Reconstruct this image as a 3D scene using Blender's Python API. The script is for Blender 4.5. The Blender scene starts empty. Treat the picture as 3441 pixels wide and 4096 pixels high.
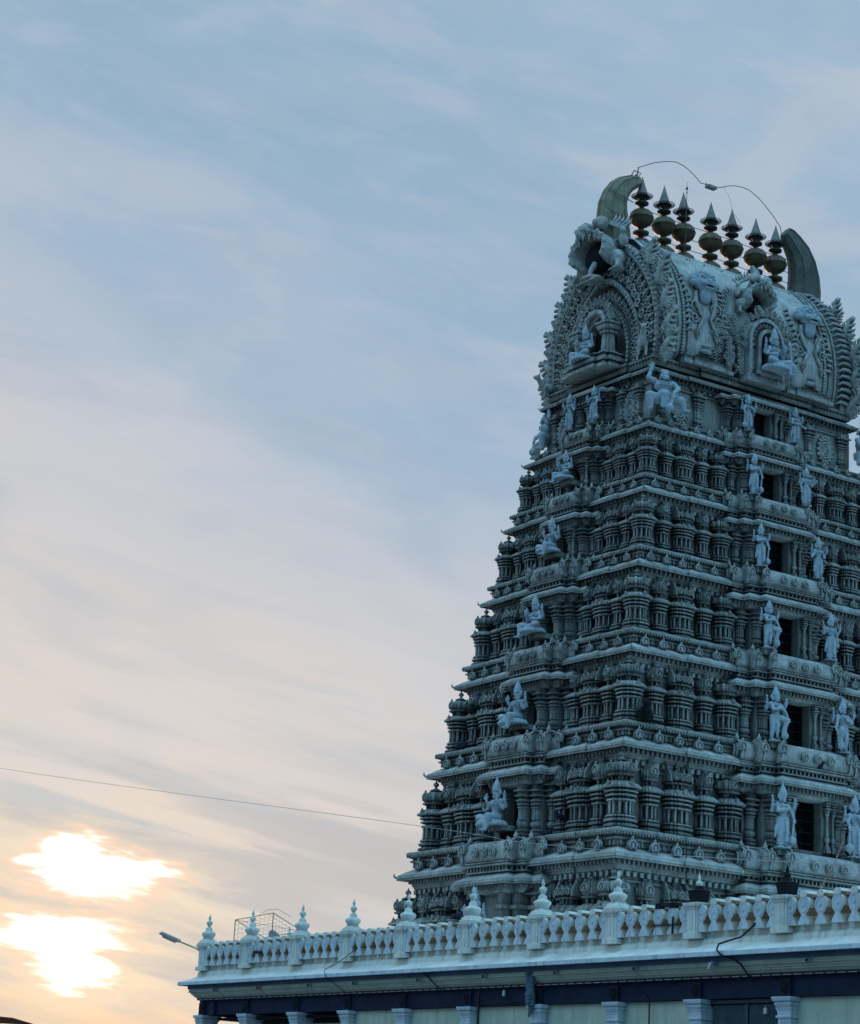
import bpy, bmesh, math, random
from mathutils import Vector, Matrix
R = math.radians
sc = bpy.context.scene
col = sc.collection
PI = math.pi
V = Vector

# ------------------------------------------------------------------ mesh builder
class MB:
    def __init__(s): s.v = []; s.f = []; s.sm = []; s.mi = []; s.m = 0
    def add(s, vs, fs, smooth=False):
        o = len(s.v); s.v += [tuple(p) for p in vs]
        for f in fs:
            s.f.append(tuple(i + o for i in f)); s.sm.append(smooth); s.mi.append(s.m)
    def box(s, c, d, M=None):
        x, y, z = d[0]/2, d[1]/2, d[2]/2
        vs = [V((c[0]+a*x, c[1]+b*y, c[2]+e*z)) for a in (-1, 1) for b in (-1, 1) for e in (-1, 1)]
        if M is not None: vs = [M @ p for p in vs]
        s.add(vs, [(0,1,3,2),(4,6,7,5),(0,4,5,1),(2,3,7,6),(0,2,6,4),(1,5,7,3)])
    def rings(s, rs, smooth=False, caps=True, close=True):
        n = len(rs[0]); vs = [p for r in rs for p in r]; fs = []
        for i in range(len(rs)-1):
            for j in range(n if close else n-1):
                k = (j+1) % n
                fs.append((i*n+j, i*n+k, (i+1)*n+k, (i+1)*n+j))
        s.add(vs, fs, smooth)
        if caps:
            s.add(rs[0], [tuple(range(n))[::-1]]); s.add(rs[-1], [tuple(range(n))])
    def loft(s, poly, prof, c=(0, 0), M=None):
        rs = []
        for z, o in prof:
            r = [V((x+c[0], y+c[1], z)) for x, y in outset(poly, o)]
            if M is not None: r = [M @ p for p in r]
            rs.append(r)
        s.rings(rs)
    def lathe(s, prof, c=(0, 0, 0), n=16, M=None, sy=1.0, smooth=True, wob=0, lob=8):
        rs = []
        for r, z in prof:
            ring = []
            for k in range(n):
                a = 2*PI*k/n; q = r*(1+wob*math.cos(lob*a))
                p = V((c[0]+q*math.cos(a), c[1]+q*sy*math.sin(a), c[2]+z))
                ring.append(M @ p if M is not None else p)
            rs.append(ring)
        s.rings(rs, smooth)
    def tube(s, pts, rad, n=6, smooth=True):
        pts = [V(p) for p in pts]; rs = []
        if not hasattr(rad, '__len__'): rad = [rad]*len(pts)
        up = V((0, 0, 1)); prev = None
        for i, p in enumerate(pts):
            t = (pts[min(i+1, len(pts)-1)] - pts[max(i-1, 0)]).normalized()
            if prev is None:
                a = t.cross(up if abs(t.z) < .9 else V((1, 0, 0))).normalized()
            else:
                a = (prev - t*prev.dot(t)).normalized()
            prev = a; b = t.cross(a)
            rs.append([p + (a*math.cos(2*PI*k/n) + b*math.sin(2*PI*k/n))*rad[i] for k in range(n)])
        s.rings(rs, smooth)
    def ell(s, c, r, M=None, n=12, m=8):
        rs = []
        for i in range(m+1):
            t = PI*i/m; t = min(max(t, .02), PI-.02)
            ring = []
            for k in range(n):
                a = 2*PI*k/n
                p = V((r[0]*math.sin(t)*math.cos(a), r[1]*math.sin(t)*math.sin(a), -r[2]*math.cos(t)))
                if M is not None: p = M @ p
                ring.append(p + V(c))
            rs.append(ring)
        s.rings(rs, True)
    def cap(s, p0, r0, p1, r1, n=10):
        p0, p1 = V(p0), V(p1); t = p1-p0; L = t.length
        if L < 1e-5: s.ell(p0, (r0,)*3); return
        t /= L
        a = t.cross(V((0, 0, 1)) if abs(t.z) < .9 else V((1, 0, 0))).normalized(); b = t.cross(a)
        rs = []
        for (c, r, hs) in ((p0, r0, (-1, -.85, -.5, 0)), (p1, r1, (0, .5, .85, 1))):
            for h in hs:
                q = max(.03, math.sqrt(max(0, 1-h*h)))*r
                rs.append([c + t*r*h + (a*math.cos(2*PI*k/n)+b*math.sin(2*PI*k/n))*q for k in range(n)])
        s.rings(rs, True)
    def chain(s, pts, rads, n=10):
        for i in range(len(pts)-1): s.cap(pts[i], rads[i], pts[i+1], rads[i+1], n)
    def extr(s, poly, y0, y1, M=None):
        """polygon in XZ extruded along Y"""
        n = len(poly)
        a = [V((x, y0, z)) for x, z in poly]; b = [V((x, y1, z)) for x, z in poly]
        if M is not None: a = [M @ p for p in a]; b = [M @ p for p in b]
        s.rings([a, b])
    def merge(s, o, M=None):
        k = len(s.v)
        s.v += [tuple(M @ V(p)) if M is not None else p for p in o.v]
        s.f += [tuple(i+k for i in f) for f in o.f]; s.sm += o.sm; s.mi += o.mi
    def mesh(s, name, mats):
        me = bpy.data.meshes.new(name); me.from_pydata(s.v, [], s.f)
        if not isinstance(mats, (list, tuple)): mats = [mats]
        for m in mats: me.materials.append(m)
        me.polygons.foreach_set('use_smooth', s.sm)
        me.polygons.foreach_set('material_index', s.mi)
        bm = bmesh.new(); bm.from_mesh(me); bmesh.ops.recalc_face_normals(bm, faces=bm.faces); bm.to_mesh(me); bm.free()
        me.update(); return me
    def build(s, name, mats, parent=None, M=None):
        return inst(name, s.mesh(name, mats), parent, M)

def outset(poly, d):
    n = len(poly); out = []
    for i in range(n):
        x0, y0 = poly[i-1]; x1, y1 = poly[i]; x2, y2 = poly[(i+1) % n]
        n1 = V((y1-y0, x0-x1)).normalized(); n2 = V((y2-y1, x1-x2)).normalized()
        k = 1 + n1.dot(n2)
        m = (n1+n2)/k if k > .05 else n1
        out.append((x1+m.x*d, y1+m.y*d))
    return out
def inst(name, me, parent=None, M=None):
    o = bpy.data.objects.new(name, me); col.objects.link(o)
    if parent is not None: o.parent = parent
    if M is not None: o.matrix_local = M
    return o
def empty(name, loc=(0, 0, 0), rz=0, sc_=None):
    o = bpy.data.objects.new(name, None); col.objects.link(o); o.location = loc; o.rotation_euler = (0, 0, rz)
    if sc_ is not None: o.scale = sc_
    o.empty_display_size = .3
    return o
def tag(o, label=None, cat=None, group=None, kind=None):
    if label: o['label'] = label
    if cat: o['category'] = cat
    if group: o['group'] = group
    if kind: o['kind'] = kind
    return o
def T(x, y, z, rz=0, s=1.0):
    S = Matrix.Diagonal((s, s, s, 1)) if not hasattr(s, '__len__') else Matrix.Diagonal((*s, 1))
    return Matrix.Translation((x, y, z)) @ Matrix.Rotation(rz, 4, 'Z') @ S
def rect(a, b): return [(-a, -b), (a, -b), (a, b), (-a, b)]
def ratha(w, d, p, c, p2=0, c2=0):
    """rectangle with a stepped projection in the middle of every side (counter clockwise)"""
    cw, cd = w*c, d*c
    def side(L, C, D):
        r = [(-L, -D), (-C, -D), (-C, -D-p)]
        if p2: r += [(-C*c2, -D-p), (-C*c2, -D-p-p2), (C*c2, -D-p-p2), (C*c2, -D-p)]
        return r + [(C, -D-p), (C, -D)]
    out = []
    for k, (L, C, D) in enumerate(((w, cw, d), (d, cd, w), (w, cw, d), (d, cd, w))):
        a = k*PI/2; ca, sa = round(math.cos(a)), round(math.sin(a))
        out += [(x*ca-y*sa, x*sa+y*ca) for x, y in side(L, C, D)]
    return out
def remeshed(mb, name, mats, vox, smooth=1):
    """fuse overlapping closed shapes into one continuous surface"""
    me = mb.mesh(name+'_source', mats)
    o = bpy.data.objects.new(name, me); col.objects.link(o)
    m = o.modifiers.new('r', 'REMESH'); m.mode = 'VOXEL'; m.voxel_size = vox; m.use_smooth_shade = True
    if smooth:
        q = o.modifiers.new('s', 'SMOOTH'); q.iterations = smooth; q.factor = .5
    dg = bpy.context.evaluated_depsgraph_get()
    out = bpy.data.meshes.new_from_object(o.evaluated_get(dg))
    bpy.data.objects.remove(o); bpy.data.meshes.remove(me)
    out.name = name; return out

# ------------------------------------------------------------------ materials
def mat(name, base, rough=.9, metal=0, var=.25, scale=3, bump=0, bscale=20, grime_shade=0, streak=0, grime_shade_col=(.02, .022, .022), aod=.25, fine=0, patch=None, rnd=0):
    m = bpy.data.materials.new(name); m.use_nodes = True
    nt = m.node_tree; N = nt.nodes; L = nt.links
    b = N['Principled BSDF']; b.inputs['Roughness'].default_value = rough; b.inputs['Metallic'].default_value = metal
    b.inputs['Specular IOR Level'].default_value = .25 if not metal else .5
    geo = N.new('ShaderNodeNewGeometry')
    def noise(sca, det=5, vec=None, rg=.6):
        n = N.new('ShaderNodeTexNoise'); n.inputs['Scale'].default_value = sca; n.inputs['Detail'].default_value = det
        n.inputs['Roughness'].default_value = rg
        L.new(vec if vec is not None else geo.outputs['Position'], n.inputs['Vector']); return n.outputs['Fac']
    def ramp(fac, lo, hi, c0, c1):
        r = N.new('ShaderNodeMapRange'); r.clamp = True
        r.inputs['From Min'].default_value = lo; r.inputs['From Max'].default_value = hi
        r.inputs['To Min'].default_value = c0; r.inputs['To Max'].default_value = c1
        L.new(fac, r.inputs['Value']); return r.outputs['Result']
    def mix(fac, a, c, mode='MIX'):
        x = N.new('ShaderNodeMix'); x.data_type = 'RGBA'; x.blend_type = mode
        if hasattr(fac, 'is_output') or not isinstance(fac, (int, float)): L.new(fac, x.inputs[0])
        else: x.inputs[0].default_value = fac
        for q, i in ((a, 6), (c, 7)):
            if isinstance(q, tuple): x.inputs[i].default_value = (*q, 1)
            else: L.new(q, x.inputs[i])
        return x.outputs[2]
    c = mix(ramp(noise(scale), .3, .7, 0, 1), tuple(v*(1-var) for v in base), tuple(min(1, v*(1+var)) for v in base))
    if patch:
        c = mix(ramp(noise(.55, 6, None, .65), .42, .68, 0, .6), c, patch)
        c = mix(ramp(noise(2.6, 6, None, .7), .56, .72, 0, .55), c, tuple(v*.28 for v in base))
        c = mix(ramp(noise(3.7, 4, None, .6), .60, .72, 0, .5), c, tuple(min(1, v*1.55) for v in base))
    if rnd:
        oi = N.new('ShaderNodeObjectInfo'); c = mix(ramp(oi.outputs['Random'], 0, 1, 0, rnd), c, tuple(v*.45 for v in base))
    if streak:
        mp = N.new('ShaderNodeMapping'); mp.inputs['Scale'].default_value = (5, 5, .5); L.new(geo.outputs['Position'], mp.inputs['Vector'])
        c = mix(ramp(noise(1.2, 6, mp.outputs['Vector']), .5, .75, 0, streak), c, grime_shade_col)
    if fine:
        c = mix(ramp(noise(22, 3), .45, .7, 0, fine), c, grime_shade_col)
    if grime_shade:
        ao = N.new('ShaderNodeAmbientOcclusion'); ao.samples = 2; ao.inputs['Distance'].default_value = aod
        c = mix(ramp(ao.outputs['AO'], .85, .25, 0, grime_shade), c, grime_shade_col)  # darkens crevices by occlusion: grime plus shade painted into the base colour
    L.new(c, b.inputs['Base Color'])
    if bump:
        bp = N.new('ShaderNodeBump'); bp.inputs['Strength'].default_value = bump; bp.inputs['Distance'].default_value = .04
        L.new(noise(bscale, 4), bp.inputs['Height']); L.new(bp.outputs['Normal'], b.inputs['Normal'])
    return m
STONE = mat('weathered_cement', (.54, .535, .50), var=.3, scale=1.3, bump=.9, bscale=16, grime_shade=1.0, streak=.6, fine=.5, aod=.45, patch=(.42, .39, .32), rnd=.4)
STONE2 = mat('carved_cement', (.57, .565, .53), var=.35, scale=5, bump=1, bscale=13, grime_shade=1.0, streak=.35, fine=.35, patch=(.36, .35, .31))
LIGHTST = mat('pale_plaster', (.64, .64, .60), var=.2, scale=2, bump=.6, bscale=16, grime_shade=.8, streak=.5, fine=.35, patch=(.36, .35, .31))
BLUE = mat('pale_blue_paint', (.46, .53, .58), var=.18, scale=7, bump=.5, bscale=26, grime_shade=.8, grime_shade_col=(.05, .06, .09), aod=.12, fine=.12)
DARK = mat('dark_interior', (.012, .013, .015), var=.2)  # near-black, so the shade inside openings is put into the colour
JAMB = mat('grey_plaster_jamb', (.22, .22, .2), var=.2, scale=4, bump=.3)
BRASS = mat('tarnished_brass', (.14, .10, .06), rough=.5, metal=.55, var=.4, scale=5, grime_shade=.6, fine=.3, bump=.2)
SPIRE = mat('pale_spire_metal', (.27, .26, .22), rough=.6, metal=.2, var=.3, scale=6, fine=.3)
BRASSD = mat('dark_tarnished_brass', (.05, .045, .035), rough=.55, metal=.5, var=.4, scale=5, grime_shade=.4, fine=.3, bump=.2)
HORN = mat('gilt_sheet_metal', (.30, .26, .17), rough=.65, metal=.15, var=.4, scale=2.2, grime_shade=.5, streak=.7, fine=.2, bump=.25)
IRON = mat('dark_iron', (.025, .025, .028), rough=.6, metal=.3)
WALLC = mat('cream_wall_paint', (.62, .66, .53), var=.12, scale=1.5, bump=.35, bscale=25, grime_shade=.3, streak=.35, grime_shade_col=(.2, .19, .14), fine=.12)
CREAM = mat('cream_paint', (.86, .86, .78), var=.1, scale=1.5, bump=.35, bscale=20, grime_shade=.6, fine=.12, streak=.45, grime_shade_col=(.16, .14, .1), aod=.2)
CREAMW = mat('weathered_cream_ledge', (.86, .85, .78), var=.2, scale=1.2, bump=.4, bscale=12, grime_shade=.4, streak=.2, grime_shade_col=(.12, .11, .09), fine=.2)
PBLUE = mat('light_blue_paint', (.68, .76, .82), var=.12, scale=3, bump=.3, bscale=25, grime_shade=.5, fine=.12, streak=.45, grime_shade_col=(.1, .12, .15), aod=.15)
MBLUE = mat('soffit_blue_paint', (.14, .20, .30), var=.2, scale=2, bump=.2, grime_shade=.3)
BEIGE = mat('beige_side_paint', (.60, .53, .43), var=.12, scale=3, bump=.3, grime_shade=.3, grime_shade_col=(.1, .06, .03))
TAN = mat('ochre_side_paint', (.44, .29, .19), var=.18, scale=3, bump=.3, grime_shade=.3, grime_shade_col=(.1, .06, .03))
NAVY = mat('navy_paint', (.018, .028, .062), var=.25, scale=2, bump=.2)
BLACKP = mat('soot_and_shade_black', (.012, .014, .02), var=.3)  # soot; also painted shade inside the dragon, lion and spout mouths
HOSE = mat('black_rubber', (.015, .015, .017), rough=.5)
PIPE = mat('grey_pvc', (.42, .43, .42), rough=.6)
HORND = mat('shaded_gilt_sheet_metal', (.12, .125, .10), rough=.65, metal=.15, var=.4, scale=2.2, grime_shade=.5, streak=.6, bump=.25)  # gilt metal again for the far horn, its shadow tone mixed into the colour
LAMPL = mat('pale_lamp_metal', (.50, .50, .48), rough=.5, metal=.1)
LAMPG = mat('lamp_grey_metal', (.30, .30, .29), rough=.5, metal=.2)
ASPH = mat('paving', (.12, .115, .105), var=.2, scale=1, bump=.3)
FUR = mat('dark_fur', (.015, .014, .016), var=.3, scale=12, bump=.5)
PIGEON = mat('pigeon_feathers', (.022, .025, .04), var=.4, scale=20)
ROOFT = mat('red_clay_roof', (.28, .09, .05), var=.3, scale=5, bump=.3)

# ------------------------------------------------------------------ tower dimensions
LIPA = [4.591, 4.926, 5.352, 5.842, 6.399, 6.982, 7.587, 8.15]
LIPB = [2.944, 3.303, 3.704, 4.147, 4.620, 5.106, 5.614, 6.10]
LIPZ = [25.484, 23.455, 21.160, 18.617, 15.800, 12.816, 9.484, 5.9]
rng = random.Random(7)
tower = tag(empty('temple_tower'), 'tall grey carved temple gateway tower tapering in storeys of miniature shrines', 'temple tower')

def bead_row(mb, poly, z, d, step, size):
    """small blocks set along the outline of a stepped plan"""
    P = outset(poly, d); n = len(P)
    for i in range(n):
        a, b = V(P[i]), V(P[(i+1) % n]); L = (b-a).length
        if L < step*.6: continue
        k = max(1, int(L/step)); t = (b-a)/L
        for j in range(k):
            p = a + t*(j+.5)*L/k
            if p.y > 3 and abs(t.y) < .5: continue          # nothing of the rear face is seen
            sx, sy = (size[0], size[1]) if abs(t.x) > .5 else (size[1], size[0])
            mb.box((p.x, p.y, z), (sx, sy, size[2]))

# ---- miniature shrines, unit storey height 3.0; front is -Y ; origin at base centre
def shrine_body(poly, wide=0):
    mb = MB()
    mb.loft(poly, [(0, .02), (.05, .05), (.05, .09), (.10, .10), (.13, .04), (.17, 0), (.19, .08), (.25, .09), (.27, .02), (.31, .02), (.31, .06), (.35, .06), (.36, -.02)])
    mb.loft(outset(poly, -.135), [(.34, 0), (.76, 0)])
    mb.loft(poly, [(.71, -.02), (.73, .04), (.77, .05), (.78, -.02), (.80, -.04), (.84, -.04), (.85, .06), (.89, .07), (.90, -.01), (.95, -.01), (.96, .08), (1.0, .09), (1.01, 0), (1.05, 0), (1.06, .12), (1.075, .15), (1.11, .155), (1.13, .13), (1.18, .09), (1.23, .02), (1.27, -.06), (1.28, -.10), (1.38, -.10)])
    # slim pilasters round the body, with dark gaps between them
    P = outset(poly, -.02); n = len(P); cand = []
    for i in range(n):
        a, b = V(P[i]), V(P[(i+1) % n]); cand += [a, a.lerp(b, .5)]
    kept = []
    for p in sorted(cand, key=lambda q: -max(abs(q.x), abs(q.y))-.6*min(abs(q.x), abs(q.y))):
        if all((p-q).length > .115 for q in kept): kept.append(p)
    for p in kept:
        mb.box((p.x, p.y, .535), (.05, .05, .39))
        mb.box((p.x, p.y, .40), (.07, .07, .03)); mb.box((p.x, p.y, .68), (.07, .07, .03))
    # neck blocks
    bead_row(mb, poly, 1.33, -.05, .13, (.05, .06, .1))
    # kudu bosses on the shrine's own eave
    return mb
def kudu(mb, x, y, z, r, nx, ny, face=True):
    """horseshoe arch ornament with pointed top, facing (nx,ny)"""
    M = Matrix.Translation((x, y, z)) @ Matrix.Rotation(math.atan2(nx, -ny), 4, 'Z')
    pr = []
    for k in range(13):
        a = R(-50+k*280/12); pr.append((r*math.cos(a), r*math.sin(a)))
    pr = [p for p in pr]; out = []
    for k, p in enumerate(pr):
        out.append(p)
        if k == 6: out.append((0, r*1.45))
    out = sorted(set(out), key=lambda q: math.atan2(q[1], q[0]) if math.atan2(q[1], q[0]) > R(-91) else math.atan2(q[1], q[0])+2*PI)
    mb.extr(out, .0, -.07*r/.16, M)
    ring = [M @ V((r*.78*math.cos(R(-60+k*300/12)), -.08*r/.16, r*.78*math.sin(R(-60+k*300/12)))) for k in range(13)]
    mb.tube(ring, r*.17, 5)
    if face:
        mb.ell(M @ V((0, -.07*r/.16, r*.05)), (r*.3, r*.3, r*.42), n=8, m=6)
        mb.ell(M @ V((0, -.08*r/.16, -r*.35)), (r*.48, r*.3, r*.25), n=8, m=5)
        mb.ell(M @ V((0, -.06*r/.16, r*1.2)), (r*.2, r*.2, r*.35), n=8, m=5)
def finial(mb, x, y, z, s=1.0, pointy=False):
    pr = [(.075, 0), (.10, .015), (.045, .05), (.035, .08), (.07, .11), (.085, .14), (.07, .18), (.03, .2), (.022, .23), (.004, .27)]
    mb.lathe([(r*s, q*s) for r, q in pr], (x, y, z), 10)
def shrine_meshes():
    out = {}
    KP = ratha(.235, .235, .045, .62, .035, .6)
    body = shrine_body(KP)
    for nx, ny in ((0, -1), (-1, 0), (1, 0)): kudu(body, nx*.44, ny*.44, 1.17, .07, nx, ny, False)
    roof = MB()
    roof.loft(KP, [(1.37, -.10), (1.39, .02), (1.43, .05), (1.44, 0), (1.48, .0), (1.52, .04), (1.60, .05), (1.68, .01), (1.75, -.07), (1.80, -.16), (1.83, -.2)])
    for nx, ny in ((0, -1), (-1, 0), (1, 0)): kudu(roof, nx*.33, ny*.33, 1.60, .13, nx, ny)
    for sx in (-1, 1):
        for sy in (-1, 1): roof.ell((sx*.25, sy*.25, 1.62), (.07, .07, .13), n=8, m=6)
    roof.lathe([(.16, 0), (.2, .02), (.12, .05), (.1, .07)], (0, 0, 1.80), 12)
    fin = MB(); finial(fin, 0, 0, 1.84, 1.1)
    out['corner_shrine'] = (body, roof, fin)
    NP = ratha(.165, .2, .035, .6)
    body = shrine_body(NP)
    roof = MB()
    roof.loft(NP, [(1.37, -.08), (1.39, .02), (1.43, .05), (1.45, 0), (1.52, .03), (1.60, .03), (1.70, -.01), (1.80, -.06), (1.88, -.12), (1.93, -.155)])
    kudu(roof, 0, -.24, 1.63, .15, 0, -1); kudu(roof, -.2, 0, 1.60, .1, -1, 0, False); kudu(roof, .2, 0, 1.60, .1, 1, 0, False)
    fin = MB(); finial(fin, 0, 0, 1.9, .5)
    out['narrow_shrine'] = (body, roof, fin)
    WP = ratha(.31, .2, .04, .68, .035, .55)
    body = shrine_body(WP)
    kudu(body, 0, -.40, 1.17, .08, 0, -1, False)
    for sx in (-1, 1): kudu(body, sx*.24, -.37, 1.17, .06, 0, -1, False)
    roof = MB()
    roof.loft(WP, [(1.37, -.10), (1.39, .02), (1.43, .05), (1.44, -.02), (1.47, -.02)])
    pr = [(.215*math.cos(R(a))*(1.0 if a < 60 or a > 120 else .85), 1.56+.22*math.sin(R(a))) for a in range(-20, 201, 20)]
    roof.extr([(-y, z) for y, z in pr], -.34, .34, Matrix.Rotation(PI/2, 4, 'Z'))
    for q in (-.36, -.14, .14, .36):
        pts = [V((q, y, z)) for y, z in [(p[0]*1.06, p[1]+.005) for p in pr]]
        roof.tube(pts, .028, 5)
    for sx in (-1, 1):
        roof.extr([(-.27, 1.46), (.27, 1.46), (.25, 1.62), (.16, 1.78), (.05, 1.85), (0, 2.0), (-.05, 1.85), (-.16, 1.78), (-.25, 1.62)], -sx*.34, -sx*.39, Matrix.Rotation(PI/2, 4, 'Z'))
        roof.lathe([(.04, 0), (.05, .06), (.02, .11), (.004, .16)], (sx*.36, -.1, 1.78), 6)
        kudu(roof, sx*.21, -.235, 1.58, .11, 0, -1)
    kudu(roof, 0, -.27, 1.58, .12, 0, -1)
    fin = MB()
    finial(fin, 0, 0, 1.77, .8)
    for q in (-.2, .2): finial(fin, q, 0, 1.77, .45)
    out['wide_shrine'] = (body, roof, fin)
    return {k: tuple(m.mesh(k+'_'+n, STONE) for m, n in zip(v, ('body', 'roof', 'finial'))) for k, v in out.items()}
SHR = shrine_meshes()
def put_shrine(kind, x, y, z, rz, s):
    b, r, f = SHR[kind]
    j = 1 + rng.uniform(-.012, .012)
    o = inst(kind, b, tower, T(x, y, z, rz, (s[0]*j, s[1]*j, s[2])))
    inst('shrine_roof', r, o); inst('finial', f, o)
    return o

# ---- storeys
def bay_plan(hw, y0, y1, s1, s2):
    """front bay outline, front is -Y; from wall plane y0 out to y1 (both negative)"""
    h1, h2 = hw*.80, hw*.60
    return [(-hw, y0), (-hw, y1+s1+s2), (-h1, y1+s1+s2), (-h1, y1+s2), (-h2, y1+s2), (-h2, y1), (h2, y1), (h2, y1+s2), (h1, y1+s2), (h1, y1+s1+s2), (hw, y1+s1+s2), (hw, y0)]
def eave_profile(z, s, w):
    return [(z-.34*s, -w), (z-.30*s, -.38*s), (z-.24*s, -.36*s), (z-.23*s, -.33*s), (z-.02*s, -.33*s), (z-.015*s, -.05*s), (z-.08*s, -.045*s), (z-.08*s, -.02*s), (z-.03*s, -.02*s), (z-.03*s, 0), (z+.03*s, .015*s), (z+.035*s, -.03*s), (z+.07*s, -.035*s),
            (z+.10*s, -.09*s), (z+.16*s, -.17*s), (z+.205*s, -.25*s), (z+.21*s, -.30*s), (z+.24*s, -.305*s), (z+.245*s, -.37*s), (z+.287*s, -.37*s)]
pil_m = {}
def pilaster_mesh(h):
    mb = MB(); P = ratha(.14, .09, .03, .6)
    k = h/2.0
    mb.loft(P, [(z*k, o) for z, o in [(0, .05), (.1, .06), (.12, 0), (.16, .04), (.22, .05), (.25, 0), (.3, -.03), (.32, .0), (.42, .035), (.52, .02), (.58, -.03), (.62, .0), (1.05, .0), (1.08, .03), (1.12, .03), (1.14, -.02), (1.2, .04), (1.26, .05), (1.28, 0), (1.34, .07), (1.40, .08), (1.42, .0), (1.5, .0), (1.52, .09), (1.58, .12), (1.6, .05), (1.7, .05), (1.72, .13), (1.78, .14), (1.8, .05), (2.0, .05)]])
    return mb.mesh('pilaster', STONE)
def colonette_mesh(h):
    mb = MB(); k = h/1.5
    mb.box((0, 0, .05*k), (.2, .2, .1*k)); mb.box((0, 0, .14*k), (.15, .15, .08*k))
    mb.lathe([(r, z*k) for r, z in [(.05, .16), (.08, .2), (.05, .25), (.045, .28), (.10, .36), (.10, .42), (.05, .5), (.07, .52), (.045, .55), (.045, 1.0), (.07, 1.03), (.045, 1.06), (.09, 1.12), (.09, 1.16), (.05, 1.2)]], n=8)
    for z, w in ((1.22, .17), (1.29, .22), (1.38, .19), (1.45, .26)): mb.box((0, 0, z*k), (w, w, .045*k))
    mb.box((0, 0, 1.34*k), (.11, .11, .32*k))
    return mb.mesh('colonette', STONE)

def frame_M(side):
    """local frame of a face: x along the face, -y outwards"""
    return Matrix.Identity(4) if side == 'long' else Matrix.Rotation(-PI/2, 4, 'Z')
def flip(p, side):   # local face coords -> world xy
    q = frame_M(side) @ V((p[0], p[1], 0)); return q.x, q.y

def kudu_row(name, spots, z, r, side):
    for x, y in spots:
        mb = MB(); kudu(mb, 0, 0, 0, r, 0, -1)
        X, Y = flip((x, y), side)
        inst(name, KUD, tower, Matrix.Translation((X, Y, z)) @ frame_M(side) @ Matrix.Diagonal((r/.2, r/.2, r/.2, 1)))
_k = MB(); kudu(_k, 0, 0, 0, .2, 0, -1)
_k.box((0, .06, -.12), (.36, .14, .14))
KUD = _k.mesh('kudu_ornament', STONE2)
curl = MB()
pts = [V((0, 0, 0)), V((-.06, -.06, .02)), V((-.13, -.13, .09)), V((-.16, -.16, .18)), V((-.13, -.13, .25)), V((-.16, -.16, .31))]
curl.tube(pts, [.09, .085, .07, .055, .035, .01], 8)
CURL = curl.mesh('corner_curl', STONE)

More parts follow.
